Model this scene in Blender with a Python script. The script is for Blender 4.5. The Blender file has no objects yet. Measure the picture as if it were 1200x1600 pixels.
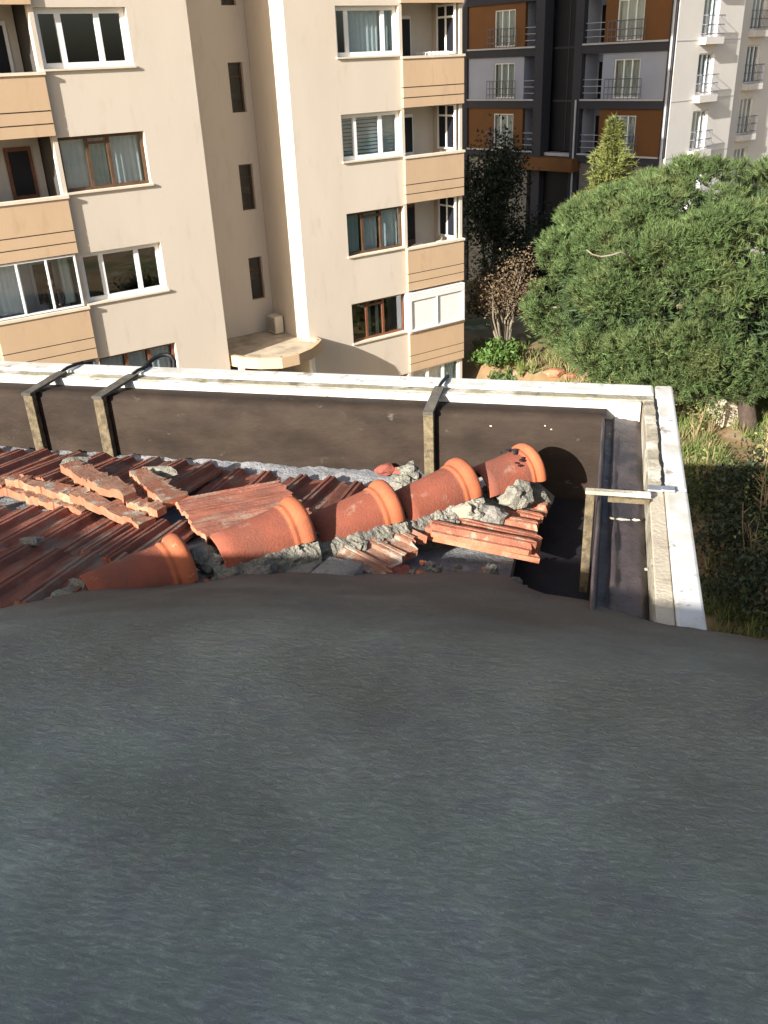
import bpy, bmesh, math, random
import numpy as np
from mathutils import Vector, Matrix, noise as mnoise

SC = bpy.context.scene
COL = SC.collection
rad = math.radians
Z0 = 12.3                      # height of the camera above the garden ground

# ------------------------------------------------------------------ camera, sky, sun, exposure
cam_d = bpy.data.cameras.new('camera')
cam = bpy.data.objects.new('camera', cam_d)
COL.objects.link(cam)
cx = (0.999017384, -0.020023055, -0.03953914)      # image right
cy = (-0.04432004, -0.451339355, -0.8912511)       # image down
cz = (0.0, 0.892127717, -0.451783284)              # view direction
cam.matrix_world = Matrix(((cx[0], -cy[0], -cz[0], 0.0), (cx[1], -cy[1], -cz[1], 0.0),
                           (cx[2], -cy[2], -cz[2], Z0), (0, 0, 0, 1)))
cam_d.sensor_fit = 'VERTICAL'
cam_d.sensor_height = 24.0
cam_d.lens = 24.0 * 1394.0 / 1600.0
cam_d.clip_start = 0.05
cam_d.clip_end = 2000
SC.camera = cam

SUN_HEAD, SUN_EL = 220.0, 22.2      # compass-like heading of the sun from +Y, clockwise
world = bpy.data.worlds.new('World'); SC.world = world; world.use_nodes = True
wn = world.node_tree.nodes; wl = world.node_tree.links
bg = wn['Background']
sky = wn.new('ShaderNodeTexSky'); sky.sky_type = 'NISHITA'; sky.sun_disc = False
sky.sun_elevation = rad(SUN_EL); sky.sun_rotation = rad(SUN_HEAD)
sky.air_density = 1.0; sky.dust_density = 3.0; sky.ozone_density = 0.6
wl.new(sky.outputs[0], bg.inputs[0]); bg.inputs[1].default_value = 0.07

sun_d = bpy.data.lights.new('sun', 'SUN'); sun_d.energy = 5.0; sun_d.angle = rad(0.5)
sun_d.color = (1.0, 0.955, 0.885)
sun = bpy.data.objects.new('sun', sun_d); COL.objects.link(sun)
_h, _e = rad(SUN_HEAD), rad(SUN_EL)
to_sun = Vector((math.sin(_h)*math.cos(_e), math.cos(_h)*math.cos(_e), math.sin(_e)))
sun.rotation_euler = to_sun.to_track_quat('Z', 'Y').to_euler()
SC.view_settings.view_transform = 'Standard'
SC.view_settings.look = 'None'
SC.view_settings.gamma = 1.0
SC.view_settings.use_curve_mapping = False
SC.view_settings.exposure = 1.30

rng = random.Random(7)

# ------------------------------------------------------------------ materials
def pmat(name, base, rough=0.85, var=0.15, scale=4.0, bump=0.0, bscale=60.0, c2=None, c2scale=1.5,
         c2amt=(0.5, 0.62), spec=0.3, aniso=(1, 1, 1), island=0.0, metallic=0.0, detail=6.0, c3=None, c3scale=9.0, c3amt=(0.6, 0.68)):
    """procedural surface: tone variation, an optional stain colour or two, fine relief"""
    m = bpy.data.materials.new(name); m.use_nodes = True
    nt = m.node_tree; N = nt.nodes; L = nt.links
    b = N['Principled BSDF']
    b.inputs['Roughness'].default_value = rough
    b.inputs['Specular IOR Level'].default_value = spec
    b.inputs['Metallic'].default_value = metallic
    tc = N.new('ShaderNodeTexCoord'); oi = N.new('ShaderNodeObjectInfo')
    ma = N.new('ShaderNodeMath'); ma.operation = 'MULTIPLY'; ma.inputs[1].default_value = 37.0
    L.new(oi.outputs['Random'], ma.inputs[0])
    mp = N.new('ShaderNodeMapping'); L.new(tc.outputs['Object'], mp.inputs['Vector'])
    mp.inputs['Scale'].default_value = aniso
    L.new(ma.outputs[0], mp.inputs['Location'])
    def nz(s, d=detail):
        n = N.new('ShaderNodeTexNoise'); n.inputs['Scale'].default_value = s; n.inputs['Detail'].default_value = d
        n.inputs['Roughness'].default_value = 0.6
        L.new(mp.outputs[0], n.inputs['Vector']); return n
    n1 = nz(scale)
    cr = N.new('ShaderNodeValToRGB'); L.new(n1.outputs['Fac'], cr.inputs[0])
    cr.color_ramp.elements[0].position = 0.3; cr.color_ramp.elements[1].position = 0.7
    cr.color_ramp.elements[0].color = [c*(1-var) for c in base]+[1]
    cr.color_ramp.elements[1].color = [min(1, c*(1+var)) for c in base]+[1]
    out = cr.outputs[0]
    for cc, ss, am in ((c2, c2scale, c2amt), (c3, c3scale, c3amt)):
        if cc is None: continue
        n2 = nz(ss)
        r2 = N.new('ShaderNodeMapRange'); r2.inputs['From Min'].default_value = am[0]; r2.inputs['From Max'].default_value = am[1]
        L.new(n2.outputs['Fac'], r2.inputs['Value'])
        mx = N.new('ShaderNodeMix'); mx.data_type = 'RGBA'
        L.new(r2.outputs[0], mx.inputs[0]); L.new(out, mx.inputs[6]); mx.inputs[7].default_value = list(cc)+[1]
        out = mx.outputs[2]
    if island:
        ge = N.new('ShaderNodeNewGeometry')
        hs = N.new('ShaderNodeHueSaturation')
        mr = N.new('ShaderNodeMapRange'); mr.inputs['To Min'].default_value = 1-island; mr.inputs['To Max'].default_value = 1+island
        L.new(ge.outputs['Random Per Island'], mr.inputs['Value']); L.new(mr.outputs[0], hs.inputs['Value'])
        mr2 = N.new('ShaderNodeMapRange'); mr2.inputs['To Min'].default_value = 0.5-island*0.06; mr2.inputs['To Max'].default_value = 0.5+island*0.04
        L.new(ge.outputs['Random Per Island'], mr2.inputs['Value']); L.new(mr2.outputs[0], hs.inputs['Hue'])
        L.new(out, hs.inputs['Color']); out = hs.outputs[0]
    # each object of a kind a touch different
    hv = N.new('ShaderNodeHueSaturation'); mv = N.new('ShaderNodeMapRange')
    mv.inputs['To Min'].default_value = 1-var*0.6; mv.inputs['To Max'].default_value = 1+var*0.6
    L.new(oi.outputs['Random'], mv.inputs['Value']); L.new(mv.outputs[0], hv.inputs['Value']); L.new(out, hv.inputs['Color'])
    L.new(hv.outputs[0], b.inputs['Base Color'])
    if bump:
        nb = nz(bscale, 8.0); bp = N.new('ShaderNodeBump'); bp.inputs['Strength'].default_value = bump; bp.inputs['Distance'].default_value = 0.02
        L.new(nb.outputs['Fac'], bp.inputs['Height']); L.new(bp.outputs[0], b.inputs['Normal'])
    return m

def glass(name, tint=(0.80, 0.83, 0.83), refl=0.12):
    m = bpy.data.materials.new(name); m.use_nodes = True
    N = m.node_tree.nodes; L = m.node_tree.links
    N.remove(N['Principled BSDF'])
    o = N['Material Output']; t = N.new('ShaderNodeBsdfTransparent'); g = N.new('ShaderNodeBsdfGlossy'); x = N.new('ShaderNodeMixShader')
    t.inputs[0].default_value = list(tint)+[1]; g.inputs['Roughness'].default_value = 0.02; g.inputs[0].default_value = (0.9, 0.95, 1, 1)
    lw = N.new('ShaderNodeLayerWeight'); lw.inputs[0].default_value = 0.25
    mr = N.new('ShaderNodeMapRange'); mr.inputs['To Min'].default_value = refl*0.6; mr.inputs['To Max'].default_value = 0.55
    L.new(lw.outputs['Fresnel'], mr.inputs['Value']); L.new(mr.outputs[0], x.inputs[0])
    L.new(t.outputs[0], x.inputs[1]); L.new(g.outputs[0], x.inputs[2]); L.new(x.outputs[0], o.inputs[0])
    return m

M = dict(
    beige=pmat('beige_render', (0.60, 0.525, 0.435), 0.92, 0.04, 0.5, 0.12, 25, c2=(0.55, 0.475, 0.39), c2scale=0.35, c2amt=(0.5, 0.75), aniso=(1, 1, 0.30), c3=(0.515, 0.44, 0.35), c3scale=2.6, c3amt=(0.56, 0.80)),
    tan=pmat('tan_render', (0.53, 0.375, 0.24), 0.9, 0.05, 0.8, 0.1, 25, c3=(0.47, 0.32, 0.20), c3scale=3, c3amt=(0.56, 0.75), aniso=(1, 1, .4)),
    capm=pmat('pale_capping', (0.66, 0.58, 0.46), 0.8, 0.08, 3),
    inner=pmat('loggia_plaster', (0.60, 0.54, 0.47), 0.9, 0.05, 1),
    dark=pmat('dark_interior', (0.06, 0.055, 0.05), 0.9, 0.2, 1),
    floor=pmat('interior_floor', (0.18, 0.13, 0.09), 0.7, 0.2, 1),
    pvc=pmat('white_pvc', (0.80, 0.80, 0.80), 0.35, 0.04, 2, spec=0.5),
    brown=pmat('brown_wood_frame', (0.095, 0.052, 0.03), 0.5, 0.25, 6),
    redwood=pmat('reddish_wood_frame', (0.19, 0.075, 0.04), 0.5, 0.25, 6),
    cur_w=pmat('white_curtain', (0.72, 0.76, 0.74), 0.9, 0.06, 3),
    cur_g=pmat('grey_green_curtain', (0.42, 0.50, 0.48), 0.9, 0.08, 3),
    blind=pmat('grey_blind', (0.50, 0.54, 0.53), 0.7, 0.08, 3),
    glass=glass('window_glass'),
    glass_b=glass('blue_grey_glass', (0.86, 0.90, 0.92), 0.14),
    concrete=pmat('concrete', (0.27, 0.25, 0.215), 0.95, 0.25, 6, 0.7, 60, c2=(0.17, 0.16, 0.14), c2scale=11, c2amt=(0.5, 0.62)),
    canopy=pmat('weathered_canopy_top', (0.42, 0.35, 0.26), 0.95, 0.18, 2.5, 0.3, 30, c2=(0.28, 0.23, 0.17), c2scale=1.2),
    mortar=pmat('cement_mortar', (0.285, 0.268, 0.215), 0.97, 0.35, 22, 1.0, 90, c2=(0.16, 0.155, 0.14), c2scale=9, c2amt=(0.5, 0.66)),
    bedding=pmat('mortar_with_painted_shade', (0.36, 0.355, 0.35), 0.97, 0.2, 14, 0.6, 70, c2=(0.20, 0.205, 0.22), c2scale=6, c2amt=(0.42, 0.54)),  # blue-grey patches paint in shadows of the tile ribs on pale mortar
    clay=pmat('weathered_clay', (0.33, 0.120, 0.076), 0.9, 0.33, 9, 0.5, 120, c2=(0.225, 0.09, 0.062), c2scale=6, c2amt=(0.45, 0.62), c3=(0.31, 0.215, 0.155), c3scale=7, c3amt=(0.51, 0.63), aniso=(1.6, .55, 1)),
    clay_slip=pmat('bleached_clay', (0.36, 0.135, 0.08), 0.9, 0.25, 12, 0.4, 120, c2=(0.27, 0.10, 0.062), c2scale=9, c2amt=(0.48, 0.6), c3=(0.36, 0.27, 0.18), c3scale=14, c3amt=(0.55, 0.64)),
    clay_new=pmat('broken_clay', (0.43, 0.155, 0.085), 0.9, 0.22, 14, 0.4, 120, c2=(0.42, 0.29, 0.19), c2scale=8, c2amt=(0.5, 0.7)),
    clay_dust=pmat('dusty_clay', (0.29, 0.155, 0.10), 0.95, 0.3, 11, 0.4, 110, c2=(0.26, 0.10, 0.06), c2scale=6, c2amt=(0.45, 0.6), c3=(0.36, 0.32, 0.25), c3scale=14, c3amt=(0.52, 0.62)),
    ridge=pmat('ridge_clay', (0.27, 0.080, 0.047), 0.9, 0.18, 7, 0.3, 130, c2=(0.185, 0.070, 0.048), c2scale=5, c2amt=(0.46, 0.68), c3=(0.33, 0.20, 0.145), c3scale=16, c3amt=(0.60, 0.74)),
    collar=pmat('ridge_collar_clay', (0.42, 0.120, 0.052), 0.85, 0.14, 8, 0.2, 150, c2=(0.33, 0.10, 0.05), c2scale=9, c2amt=(0.5, 0.65), c3=(0.40, 0.24, 0.16), c3scale=24, c3amt=(0.64, 0.74)),
    bitumen=pmat('brown_bitumen_coat', (0.033, 0.023, 0.017), 0.75, 0.35, 4, 0.22, 45, spec=0.15, c2=(0.060, 0.043, 0.030), c2scale=2.6, c2amt=(0.48, 0.74), aniso=(.8, 1, 1.6), c3=(0.12, 0.10, 0.08), c3scale=14, c3amt=(0.66, 0.78)),
    tar=pmat('black_bitumen', (0.022, 0.019, 0.021), 0.6, 0.3, 6, 0.3, 40),
    trough=pmat('tarred_gutter_floor', (0.066, 0.050, 0.050), 0.5, 0.35, 5, 0.6, 14, c2=(0.035, 0.029, 0.032), c2scale=4, c2amt=(0.5, 0.6), c3=(0.19, 0.17, 0.16), c3scale=12, c3amt=(0.69, 0.75), spec=0.5),
    rimw=pmat('white_gutter_rim', (0.60, 0.59, 0.565), 0.5, 0.06, 3, 0.08, 20, c2=(0.47, 0.44, 0.36), c2scale=5, c2amt=(0.48, 0.66), c3=(0.27, 0.235, 0.165), c3scale=15, c3amt=(0.59, 0.69), spec=0.4),
    lip=pmat('weathered_gutter_lip', (0.34, 0.30, 0.22), 0.85, 0.25, 12, 0.4, 60, c2=(0.16, 0.14, 0.10), c2scale=8, c2amt=(0.55, 0.66), c3=(0.58, 0.54, 0.45), c3scale=5, c3amt=(0.5, 0.6)),
    lip_clean=pmat('cream_gutter_lip', (0.52, 0.45, 0.34), 0.85, 0.12, 6, 0.3, 60, c2=(0.36, 0.30, 0.22), c2scale=7, c2amt=(0.55, 0.7)),
    strap=pmat('mossy_painted_strap', (0.145, 0.113, 0.066), 0.85, 0.4, 30, 0.4, 120, c2=(0.08, 0.062, 0.04), c2scale=22, c2amt=(0.5, 0.62)),
    strap_d=pmat('dark_strap', (0.09, 0.08, 0.065), 0.7, 0.4, 20, 0.3, 120),
    black=pmat('black_rubber', (0.012, 0.012, 0.013), 0.5, 0.2, 10),
    metal=pmat('grey_metal_clip', (0.45, 0.45, 0.46), 0.4, 0.1, 10, metallic=0.7),
    felt=None,
    panel_w=pmat('shade_toned_white_panel', (0.33, 0.355, 0.43), 0.8, 0.05, 1.0),  # white toned down and blued to carry the shade on the block
    orange=pmat('shade_toned_orange_cladding', (0.155, 0.068, 0.022), 0.7, 0.08, 1.0),  # orange darkened in its colour for the shade on the block
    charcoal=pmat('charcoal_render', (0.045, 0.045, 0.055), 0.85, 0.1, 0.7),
    black_wall=pmat('black_stair_glazing', (0.012, 0.013, 0.018), 0.5, 0.2, 0.5, spec=0.2),
    white=pmat('white_render', (0.70, 0.67, 0.63), 0.9, 0.04, 0.6, 0.08, 20),
    rail=pmat('grey_railing', (0.18, 0.18, 0.20), 0.5, 0.1, 3, metallic=0.3),
    pipe=pmat('pale_drain_pipe', (0.45, 0.45, 0.46), 0.5, 0.1, 3),
    bark=pmat('pine_bark', (0.075, 0.052, 0.04), 0.95, 0.3, 8, 0.6, 30),
    pale_bark=pmat('pale_branch', (0.25, 0.21, 0.16), 0.95, 0.2, 8, 0.4, 30),
    pine=pmat('pine_needles', (0.066, 0.102, 0.033), 0.75, 0.35, 0.7, island=0.5, c2=(0.098, 0.122, 0.042), c2scale=0.9, c2amt=(0.5, 0.65)),
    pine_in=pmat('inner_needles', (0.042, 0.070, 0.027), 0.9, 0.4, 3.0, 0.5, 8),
    conifer=pmat('yellow_conifer_leaf', (0.125, 0.14, 0.038), 0.7, 0.3, 1.5, island=0.35),
    leaf=pmat('shrub_leaf', (0.065, 0.10, 0.03), 0.6, 0.3, 2, island=0.4),
    leaf_d=pmat('shade_darkened_leaf', (0.03, 0.042, 0.02), 0.6, 0.3, 2, island=0.4),  # leaf colour darkened for plants standing in the shade
    leaf_b=pmat('bright_leaf', (0.062, 0.115, 0.022), 0.6, 0.3, 2, island=0.35),
    leaf_dry=pmat('dry_leaf', (0.15, 0.105, 0.06), 0.8, 0.3, 2, island=0.4),
    twig=pmat('dry_twig', (0.30, 0.22, 0.12), 0.9, 0.3, 3),
    grass=pmat('grass_blade', (0.115, 0.155, 0.04), 0.7, 0.35, 0.7, island=0.4, c2=(0.22, 0.18, 0.085), c2scale=0.5, c2amt=(0.45, 0.6)),
    soil=pmat('garden_soil', (0.26, 0.165, 0.085), 0.97, 0.25, 0.8, 0.8, 4, c2=(0.12, 0.12, 0.045), c2scale=0.28, c2amt=(0.45, 0.6), c3=(0.30, 0.24, 0.15), c3scale=0.9, c3amt=(0.55, 0.65)),
    stone=pmat('pale_concrete_block', (0.50, 0.43, 0.32), 0.95, 0.12, 3, 0.4, 14),
    skin=pmat('skin', (0.35, 0.19, 0.13), 0.6, 0.05, 5),
    cloth=pmat('dark_cloth', (0.012, 0.013, 0.017), 0.9, 0.2, 5),
    linen=pmat('white_linen', (0.78, 0.77, 0.76), 0.9, 0.05, 5),
    plastic=pmat('white_plastic', (0.80, 0.80, 0.78), 0.4, 0.03, 5),
    brick=pmat('red_brick_fragment', (0.28, 0.085, 0.06), 0.95, 0.3, 20, 0.6, 90),
)

def felt_mat():
    m = pmat('grey_roofing_felt', (0.62, 0.665, 0.545), 0.9, 0.10, 5.5, 0.0, 60,
             c2=(0.52, 0.555, 0.45), c2scale=3.2, c2amt=(0.45, 0.7), c3=(0.56, 0.575, 0.52), c3scale=11, c3amt=(0.5, 0.62))
    nt = m.node_tree; N = nt.nodes; L = nt.links; b = N['Principled BSDF']
    src = b.inputs['Base Color'].links[0].from_socket
    tc = N.new('ShaderNodeTexCoord'); sp = N.new('ShaderNodeSeparateXYZ'); L.new(tc.outputs['Object'], sp.inputs[0])
    # browner, darker tone towards the far edge, broken up by noise
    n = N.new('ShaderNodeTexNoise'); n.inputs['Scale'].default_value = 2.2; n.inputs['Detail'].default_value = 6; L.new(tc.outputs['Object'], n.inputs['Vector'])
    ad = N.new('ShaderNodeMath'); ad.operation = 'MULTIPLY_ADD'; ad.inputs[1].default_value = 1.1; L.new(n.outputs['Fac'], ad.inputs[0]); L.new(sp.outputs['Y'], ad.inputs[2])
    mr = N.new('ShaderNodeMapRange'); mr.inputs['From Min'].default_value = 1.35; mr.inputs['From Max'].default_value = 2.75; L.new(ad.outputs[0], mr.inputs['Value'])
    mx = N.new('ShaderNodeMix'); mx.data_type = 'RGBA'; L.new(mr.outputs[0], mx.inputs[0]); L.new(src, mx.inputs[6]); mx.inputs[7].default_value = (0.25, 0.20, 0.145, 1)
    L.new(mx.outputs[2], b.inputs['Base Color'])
    mp = N.new('ShaderNodeMapping'); mp.inputs['Scale'].default_value = (1, 2.4, 1); mp.inputs['Rotation'].default_value = (0, 0, 0.12); L.new(tc.outputs['Object'], mp.inputs[0])
    w1 = N.new('ShaderNodeTexNoise'); w1.inputs['Scale'].default_value = 34; w1.inputs['Detail'].default_value = 9; w1.inputs['Distortion'].default_value = 1.6; w1.inputs['Roughness'].default_value = 0.62
    L.new(mp.outputs[0], w1.inputs['Vector'])
    w2 = N.new('ShaderNodeTexNoise'); w2.inputs['Scale'].default_value = 3.5; L.new(tc.outputs['Object'], w2.inputs['Vector'])
    mu = N.new('ShaderNodeMath'); mu.operation = 'MULTIPLY'; L.new(w1.outputs['Fac'], mu.inputs[0]); L.new(w2.outputs['Fac'], mu.inputs[1])
    bp = N.new('ShaderNodeBump'); bp.inputs['Strength'].default_value = 1.0; bp.inputs['Distance'].default_value = 0.06
    L.new(mu.outputs[0], bp.inputs['Height']); L.new(bp.outputs[0], b.inputs['Normal'])
    return m
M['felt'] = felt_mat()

# ------------------------------------------------------------------ mesh helpers
class MB:
    def __init__(s): s.v = []; s.f = []
    def add(s, vs, fs):
        o = len(s.v); s.v += [tuple(v) for v in vs]; s.f += [tuple(i+o for i in f) for f in fs]; return s
    def box(s, x0, x1, y0, y1, z0, z1):
        return s.add([(x0,y0,z0),(x1,y0,z0),(x1,y1,z0),(x0,y1,z0),(x0,y0,z1),(x1,y0,z1),(x1,y1,z1),(x0,y1,z1)],
                     [(0,3,2,1),(4,5,6,7),(0,1,5,4),(1,2,6,5),(2,3,7,6),(3,0,4,7)])
    def quad(s, a, b, c, d): return s.add([a, b, c, d], [(0, 1, 2, 3)])
    def tube(s, pts, r, n=6, r1=None):
        pts = [Vector(p) for p in pts]; rings = []
        for i, p in enumerate(pts):
            t = (pts[min(i+1, len(pts)-1)]-pts[max(i-1, 0)]).normalized()
            a = t.orthogonal().normalized() if abs(t.z) > 0.95 else t.cross(Vector((0, 0, 1))).normalized()
            b = t.cross(a); k = i/max(1, len(pts)-1); rr = r if r1 is None else r+(r1-r)*k
            rings.append([p+(a*math.cos(2*math.pi*j/n)+b*math.sin(2*math.pi*j/n))*rr for j in range(n)])
        fs = []
        for i in range(len(pts)-1):
            for j in range(n): fs.append((i*n+j, i*n+(j+1) % n, (i+1)*n+(j+1) % n, (i+1)*n+j))
        fs.append(tuple(range(n-1, -1, -1))); fs.append(tuple((len(pts)-1)*n+j for j in range(n)))
        return s.add([v for r_ in rings for v in r_], fs)
    def prism(s, poly, z0, z1):      # poly: list of (x,y), counter-clockwise
        n = len(poly)
        return s.add([(x, y, z0) for x, y in poly]+[(x, y, z1) for x, y in poly],
                     [tuple(range(n-1, -1, -1)), tuple(range(n, 2*n))]+[(i, (i+1) % n, n+(i+1) % n, n+i) for i in range(n)])
    def lump(s, c, r, sq=(1, 1, 1), seed=0, sub=2, amp=0.35, rot=0):
        bm = bmesh.new(); bmesh.ops.create_icosphere(bm, subdivisions=sub, radius=1.0)
        vs = []
        ca, sa = math.cos(rot), math.sin(rot)
        for v in bm.verts:
            d = 1+amp*(mnoise.noise(v.co*1.3+Vector((seed*7.1, seed*3.3, 0)))+0.6*mnoise.noise(v.co*3.1+Vector((0, seed*5.7, seed)))+0.35*mnoise.noise(v.co*7+Vector((seed, 1, 2))))
            q = Vector((v.co.x*sq[0]*d, v.co.y*sq[1]*d, v.co.z*sq[2]*d))*r
            vs.append((c[0]+q.x*ca-q.y*sa, c[1]+q.x*sa+q.y*ca, c[2]+q.z))
        fs = [tuple(v.index for v in f.verts) for f in bm.faces]; bm.free()
        return s.add(vs, fs)
    def mesh(s, name):
        me = bpy.data.meshes.new(name); me.from_pydata(s.v, [], s.f); me.update(); return me
    def build(s, name, mat, parent=None, smooth=False, bevel=0):
        return link(name, s.mesh(name), mat, parent, smooth, bevel)

def link(name, me, mat, parent=None, smooth=False, bevel=0):
    o = bpy.data.objects.new(name, me); COL.objects.link(o)
    if mat and not me.materials: me.materials.append(mat)
    if parent: o.parent = parent
    if smooth:
        me.polygons.foreach_set('use_smooth', [True]*len(me.polygons)); me.update()
    if bevel:
        b = o.modifiers.new('bevel', 'BEVEL'); b.width = bevel; b.segments = 2; b.limit_method = 'ANGLE'
    return o

def tag(o, label=None, cat=None, group=None, kind=None):
    if label: o['label'] = label
    if cat: o['category'] = cat
    if group: o['group'] = group
    if kind: o['kind'] = kind
    return o

def empty(name, loc, rz=0.0, label=None, cat=None, group=None):
    o = bpy.data.objects.new(name, None); COL.objects.link(o)
    o.location = loc; o.rotation_euler = (0, 0, rz); o.empty_display_size = 0.3
    return tag(o, label, cat, group)

def wall_holes(mb, x0, x1, z0, z1, holes, y=0.0, th=0.22):
    """a wall in the local xz plane facing -y with rectangular openings and their reveals"""
    xs = sorted(set([x0, x1]+[min(max(h[i], x0), x1) for h in holes for i in (0, 1)]))
    zs = sorted(set([z0, z1]+[min(max(h[i], z0), z1) for h in holes for i in (2, 3)]))
    def inh(x, z): return any(h[0] < x < h[1] and h[2] < z < h[3] for h in holes)
    nx, nz = len(xs), len(zs)
    solid = [[not inh((xs[i]+xs[i+1])/2, (zs[j]+zs[j+1])/2) for j in range(nz-1)] for i in range(nx-1)]
    for i in range(nx-1):
        for j in range(nz-1):
            if not solid[i][j]: continue
            a, b, c, d = xs[i], xs[i+1], zs[j], zs[j+1]
            mb.quad((a,y,c),(b,y,c),(b,y,d),(a,y,d)); mb.quad((b,y+th,c),(a,y+th,c),(a,y+th,d),(b,y+th,d))
            if i+1 >= nx-1 or not solid[i+1][j]: mb.quad((b,y,c),(b,y+th,c),(b,y+th,d),(b,y,d))
            if i == 0 or not solid[i-1][j]: mb.quad((a,y+th,c),(a,y,c),(a,y,d),(a,y+th,d))
            if j+1 >= nz-1 or not solid[i][j+1]: mb.quad((a,y,d),(b,y,d),(b,y+th,d),(a,y+th,d))
            if j == 0 or not solid[i][j-1]: mb.quad((a,y+th,c),(b,y+th,c),(b,y,c),(a,y,c))
    return mb

def curtain_mb(x0, x1, z0, z1, y, amp=0.025, per=0.16, seed=0):
    mb = MB(); n = max(8, int((x1-x0)/0.03)); r = random.Random(seed); ph = r.random()*6
    ys = [y+amp*math.sin(2*math.pi*i*(x1-x0)/n/per+ph+0.8*math.sin(i*0.21+ph))+r.uniform(-.004, .004) for i in range(n+1)]
    vs = [(x0+(x1-x0)*i/n, ys[i], z) for z in (z0, z1) for i in range(n+1)]
    return mb.add(vs, [(i, i+1, n+2+i, n+1+i) for i in range(n)])

def window(parent, x0, x1, z0, z1, y, fmat, splits=(), fw=0.07, transom=None, curtains=(), gl=None, sill=True, fd=0.07, blind=None, seed=0):
    """frame (part) > pane, curtain, sill (sub-parts); splits are fractions of the width"""
    fr = MB()
    fr.box(x0, x0+fw, y, y+fd, z0, z1); fr.box(x1-fw, x1, y, y+fd, z0, z1)
    fr.box(x0+fw, x1-fw, y, y+fd, z0, z0+fw); fr.box(x0+fw, x1-fw, y, y+fd, z1-fw, z1)
    xs = [x0+fw]+[x0+(x1-x0)*s for s in splits]+[x1-fw]
    for s in splits:
        c = x0+(x1-x0)*s; fr.box(c-fw*.55, c+fw*.55, y-0.004, y+fd+0.004, z0+fw, z1-fw)
    if transom:
        zt = z0+(z1-z0)*transom[1]
        for k in transom[0]:
            fr.box(xs[k]+fw*.55*(k > 0), xs[k+1]-fw*.55*(k < len(xs)-2), y+0.004, y+fd-0.004, zt-fw*.4, zt+fw*.4)
    w = fr.build('window', fmat, parent)
    for k in range(len(xs)-1):
        MB().box(xs[k], xs[k+1], y+fd*.4, y+fd*.4+0.012, z0+fw, z1-fw).build('pane', gl or M['glass'], w)
    for i, (a, b, m) in enumerate(curtains):
        curtain_mb(x0+(x1-x0)*a, x0+(x1-x0)*b, z0+0.02, z1-0.04, y+fd+0.13, seed=seed*5+i).build('curtain', m, w, True)
    if blind:
        mb = MB(); k = z0+.05
        a, b = x0+(x1-x0)*blind[0], x0+(x1-x0)*blind[1]
        while k < z1-.05:
            mb.box(a, b, y+fd+.08, y+fd+.1, k, k+.085); k += .11
        mb.build('blind', M['blind'], w)
    if sill:
        MB().box(x0-0.05, x1+0.05, y-0.16-0.05, y+0.01, z0-0.05, z0).build('sill', M['capm'], w)
    return w

# ------------------------------------------------------------------ ground
def sstep(t): t = max(0.0, min(1.0, t)); return t*t*(3-2*t)
def gz(x, y):
    dx, dy = x+0.7855, y-30.036
    xl = dx*math.cos(rad(35))+dy*math.sin(rad(35)); yl = -dx*math.sin(rad(35))+dy*math.cos(rad(35))
    m = max(sstep((xl-5.15)/1.3), sstep((-yl-4.0)/2.5))*sstep((44-y)/4.0)*sstep((x+3)/6)
    return 1.65*m+(0.16*mnoise.noise(Vector((x*.45, y*.45, 0)))+0.07*mnoise.noise(Vector((x*1.7, y*1.7, 3))))*math.exp(-(math.hypot(x-9, y-30)/40)**2)
def ground():
    n = 170; xs = np.linspace(-1, 1, n); vs = []
    for j in range(n):
        for i in range(n):
            x = 8+(abs(xs[i])**1.9)*math.copysign(300, xs[i]); y = 30+(abs(xs[j])**1.9)*math.copysign(300, xs[j])
            vs.append((x, y, gz(x, y)))
    fs = [(j*n+i, j*n+i+1, (j+1)*n+i+1, (j+1)*n+i) for j in range(n-1) for i in range(n-1)]
    tag(MB().add(vs, fs).build('ground', M['soil'], None, True), kind='structure')
ground()

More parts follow.
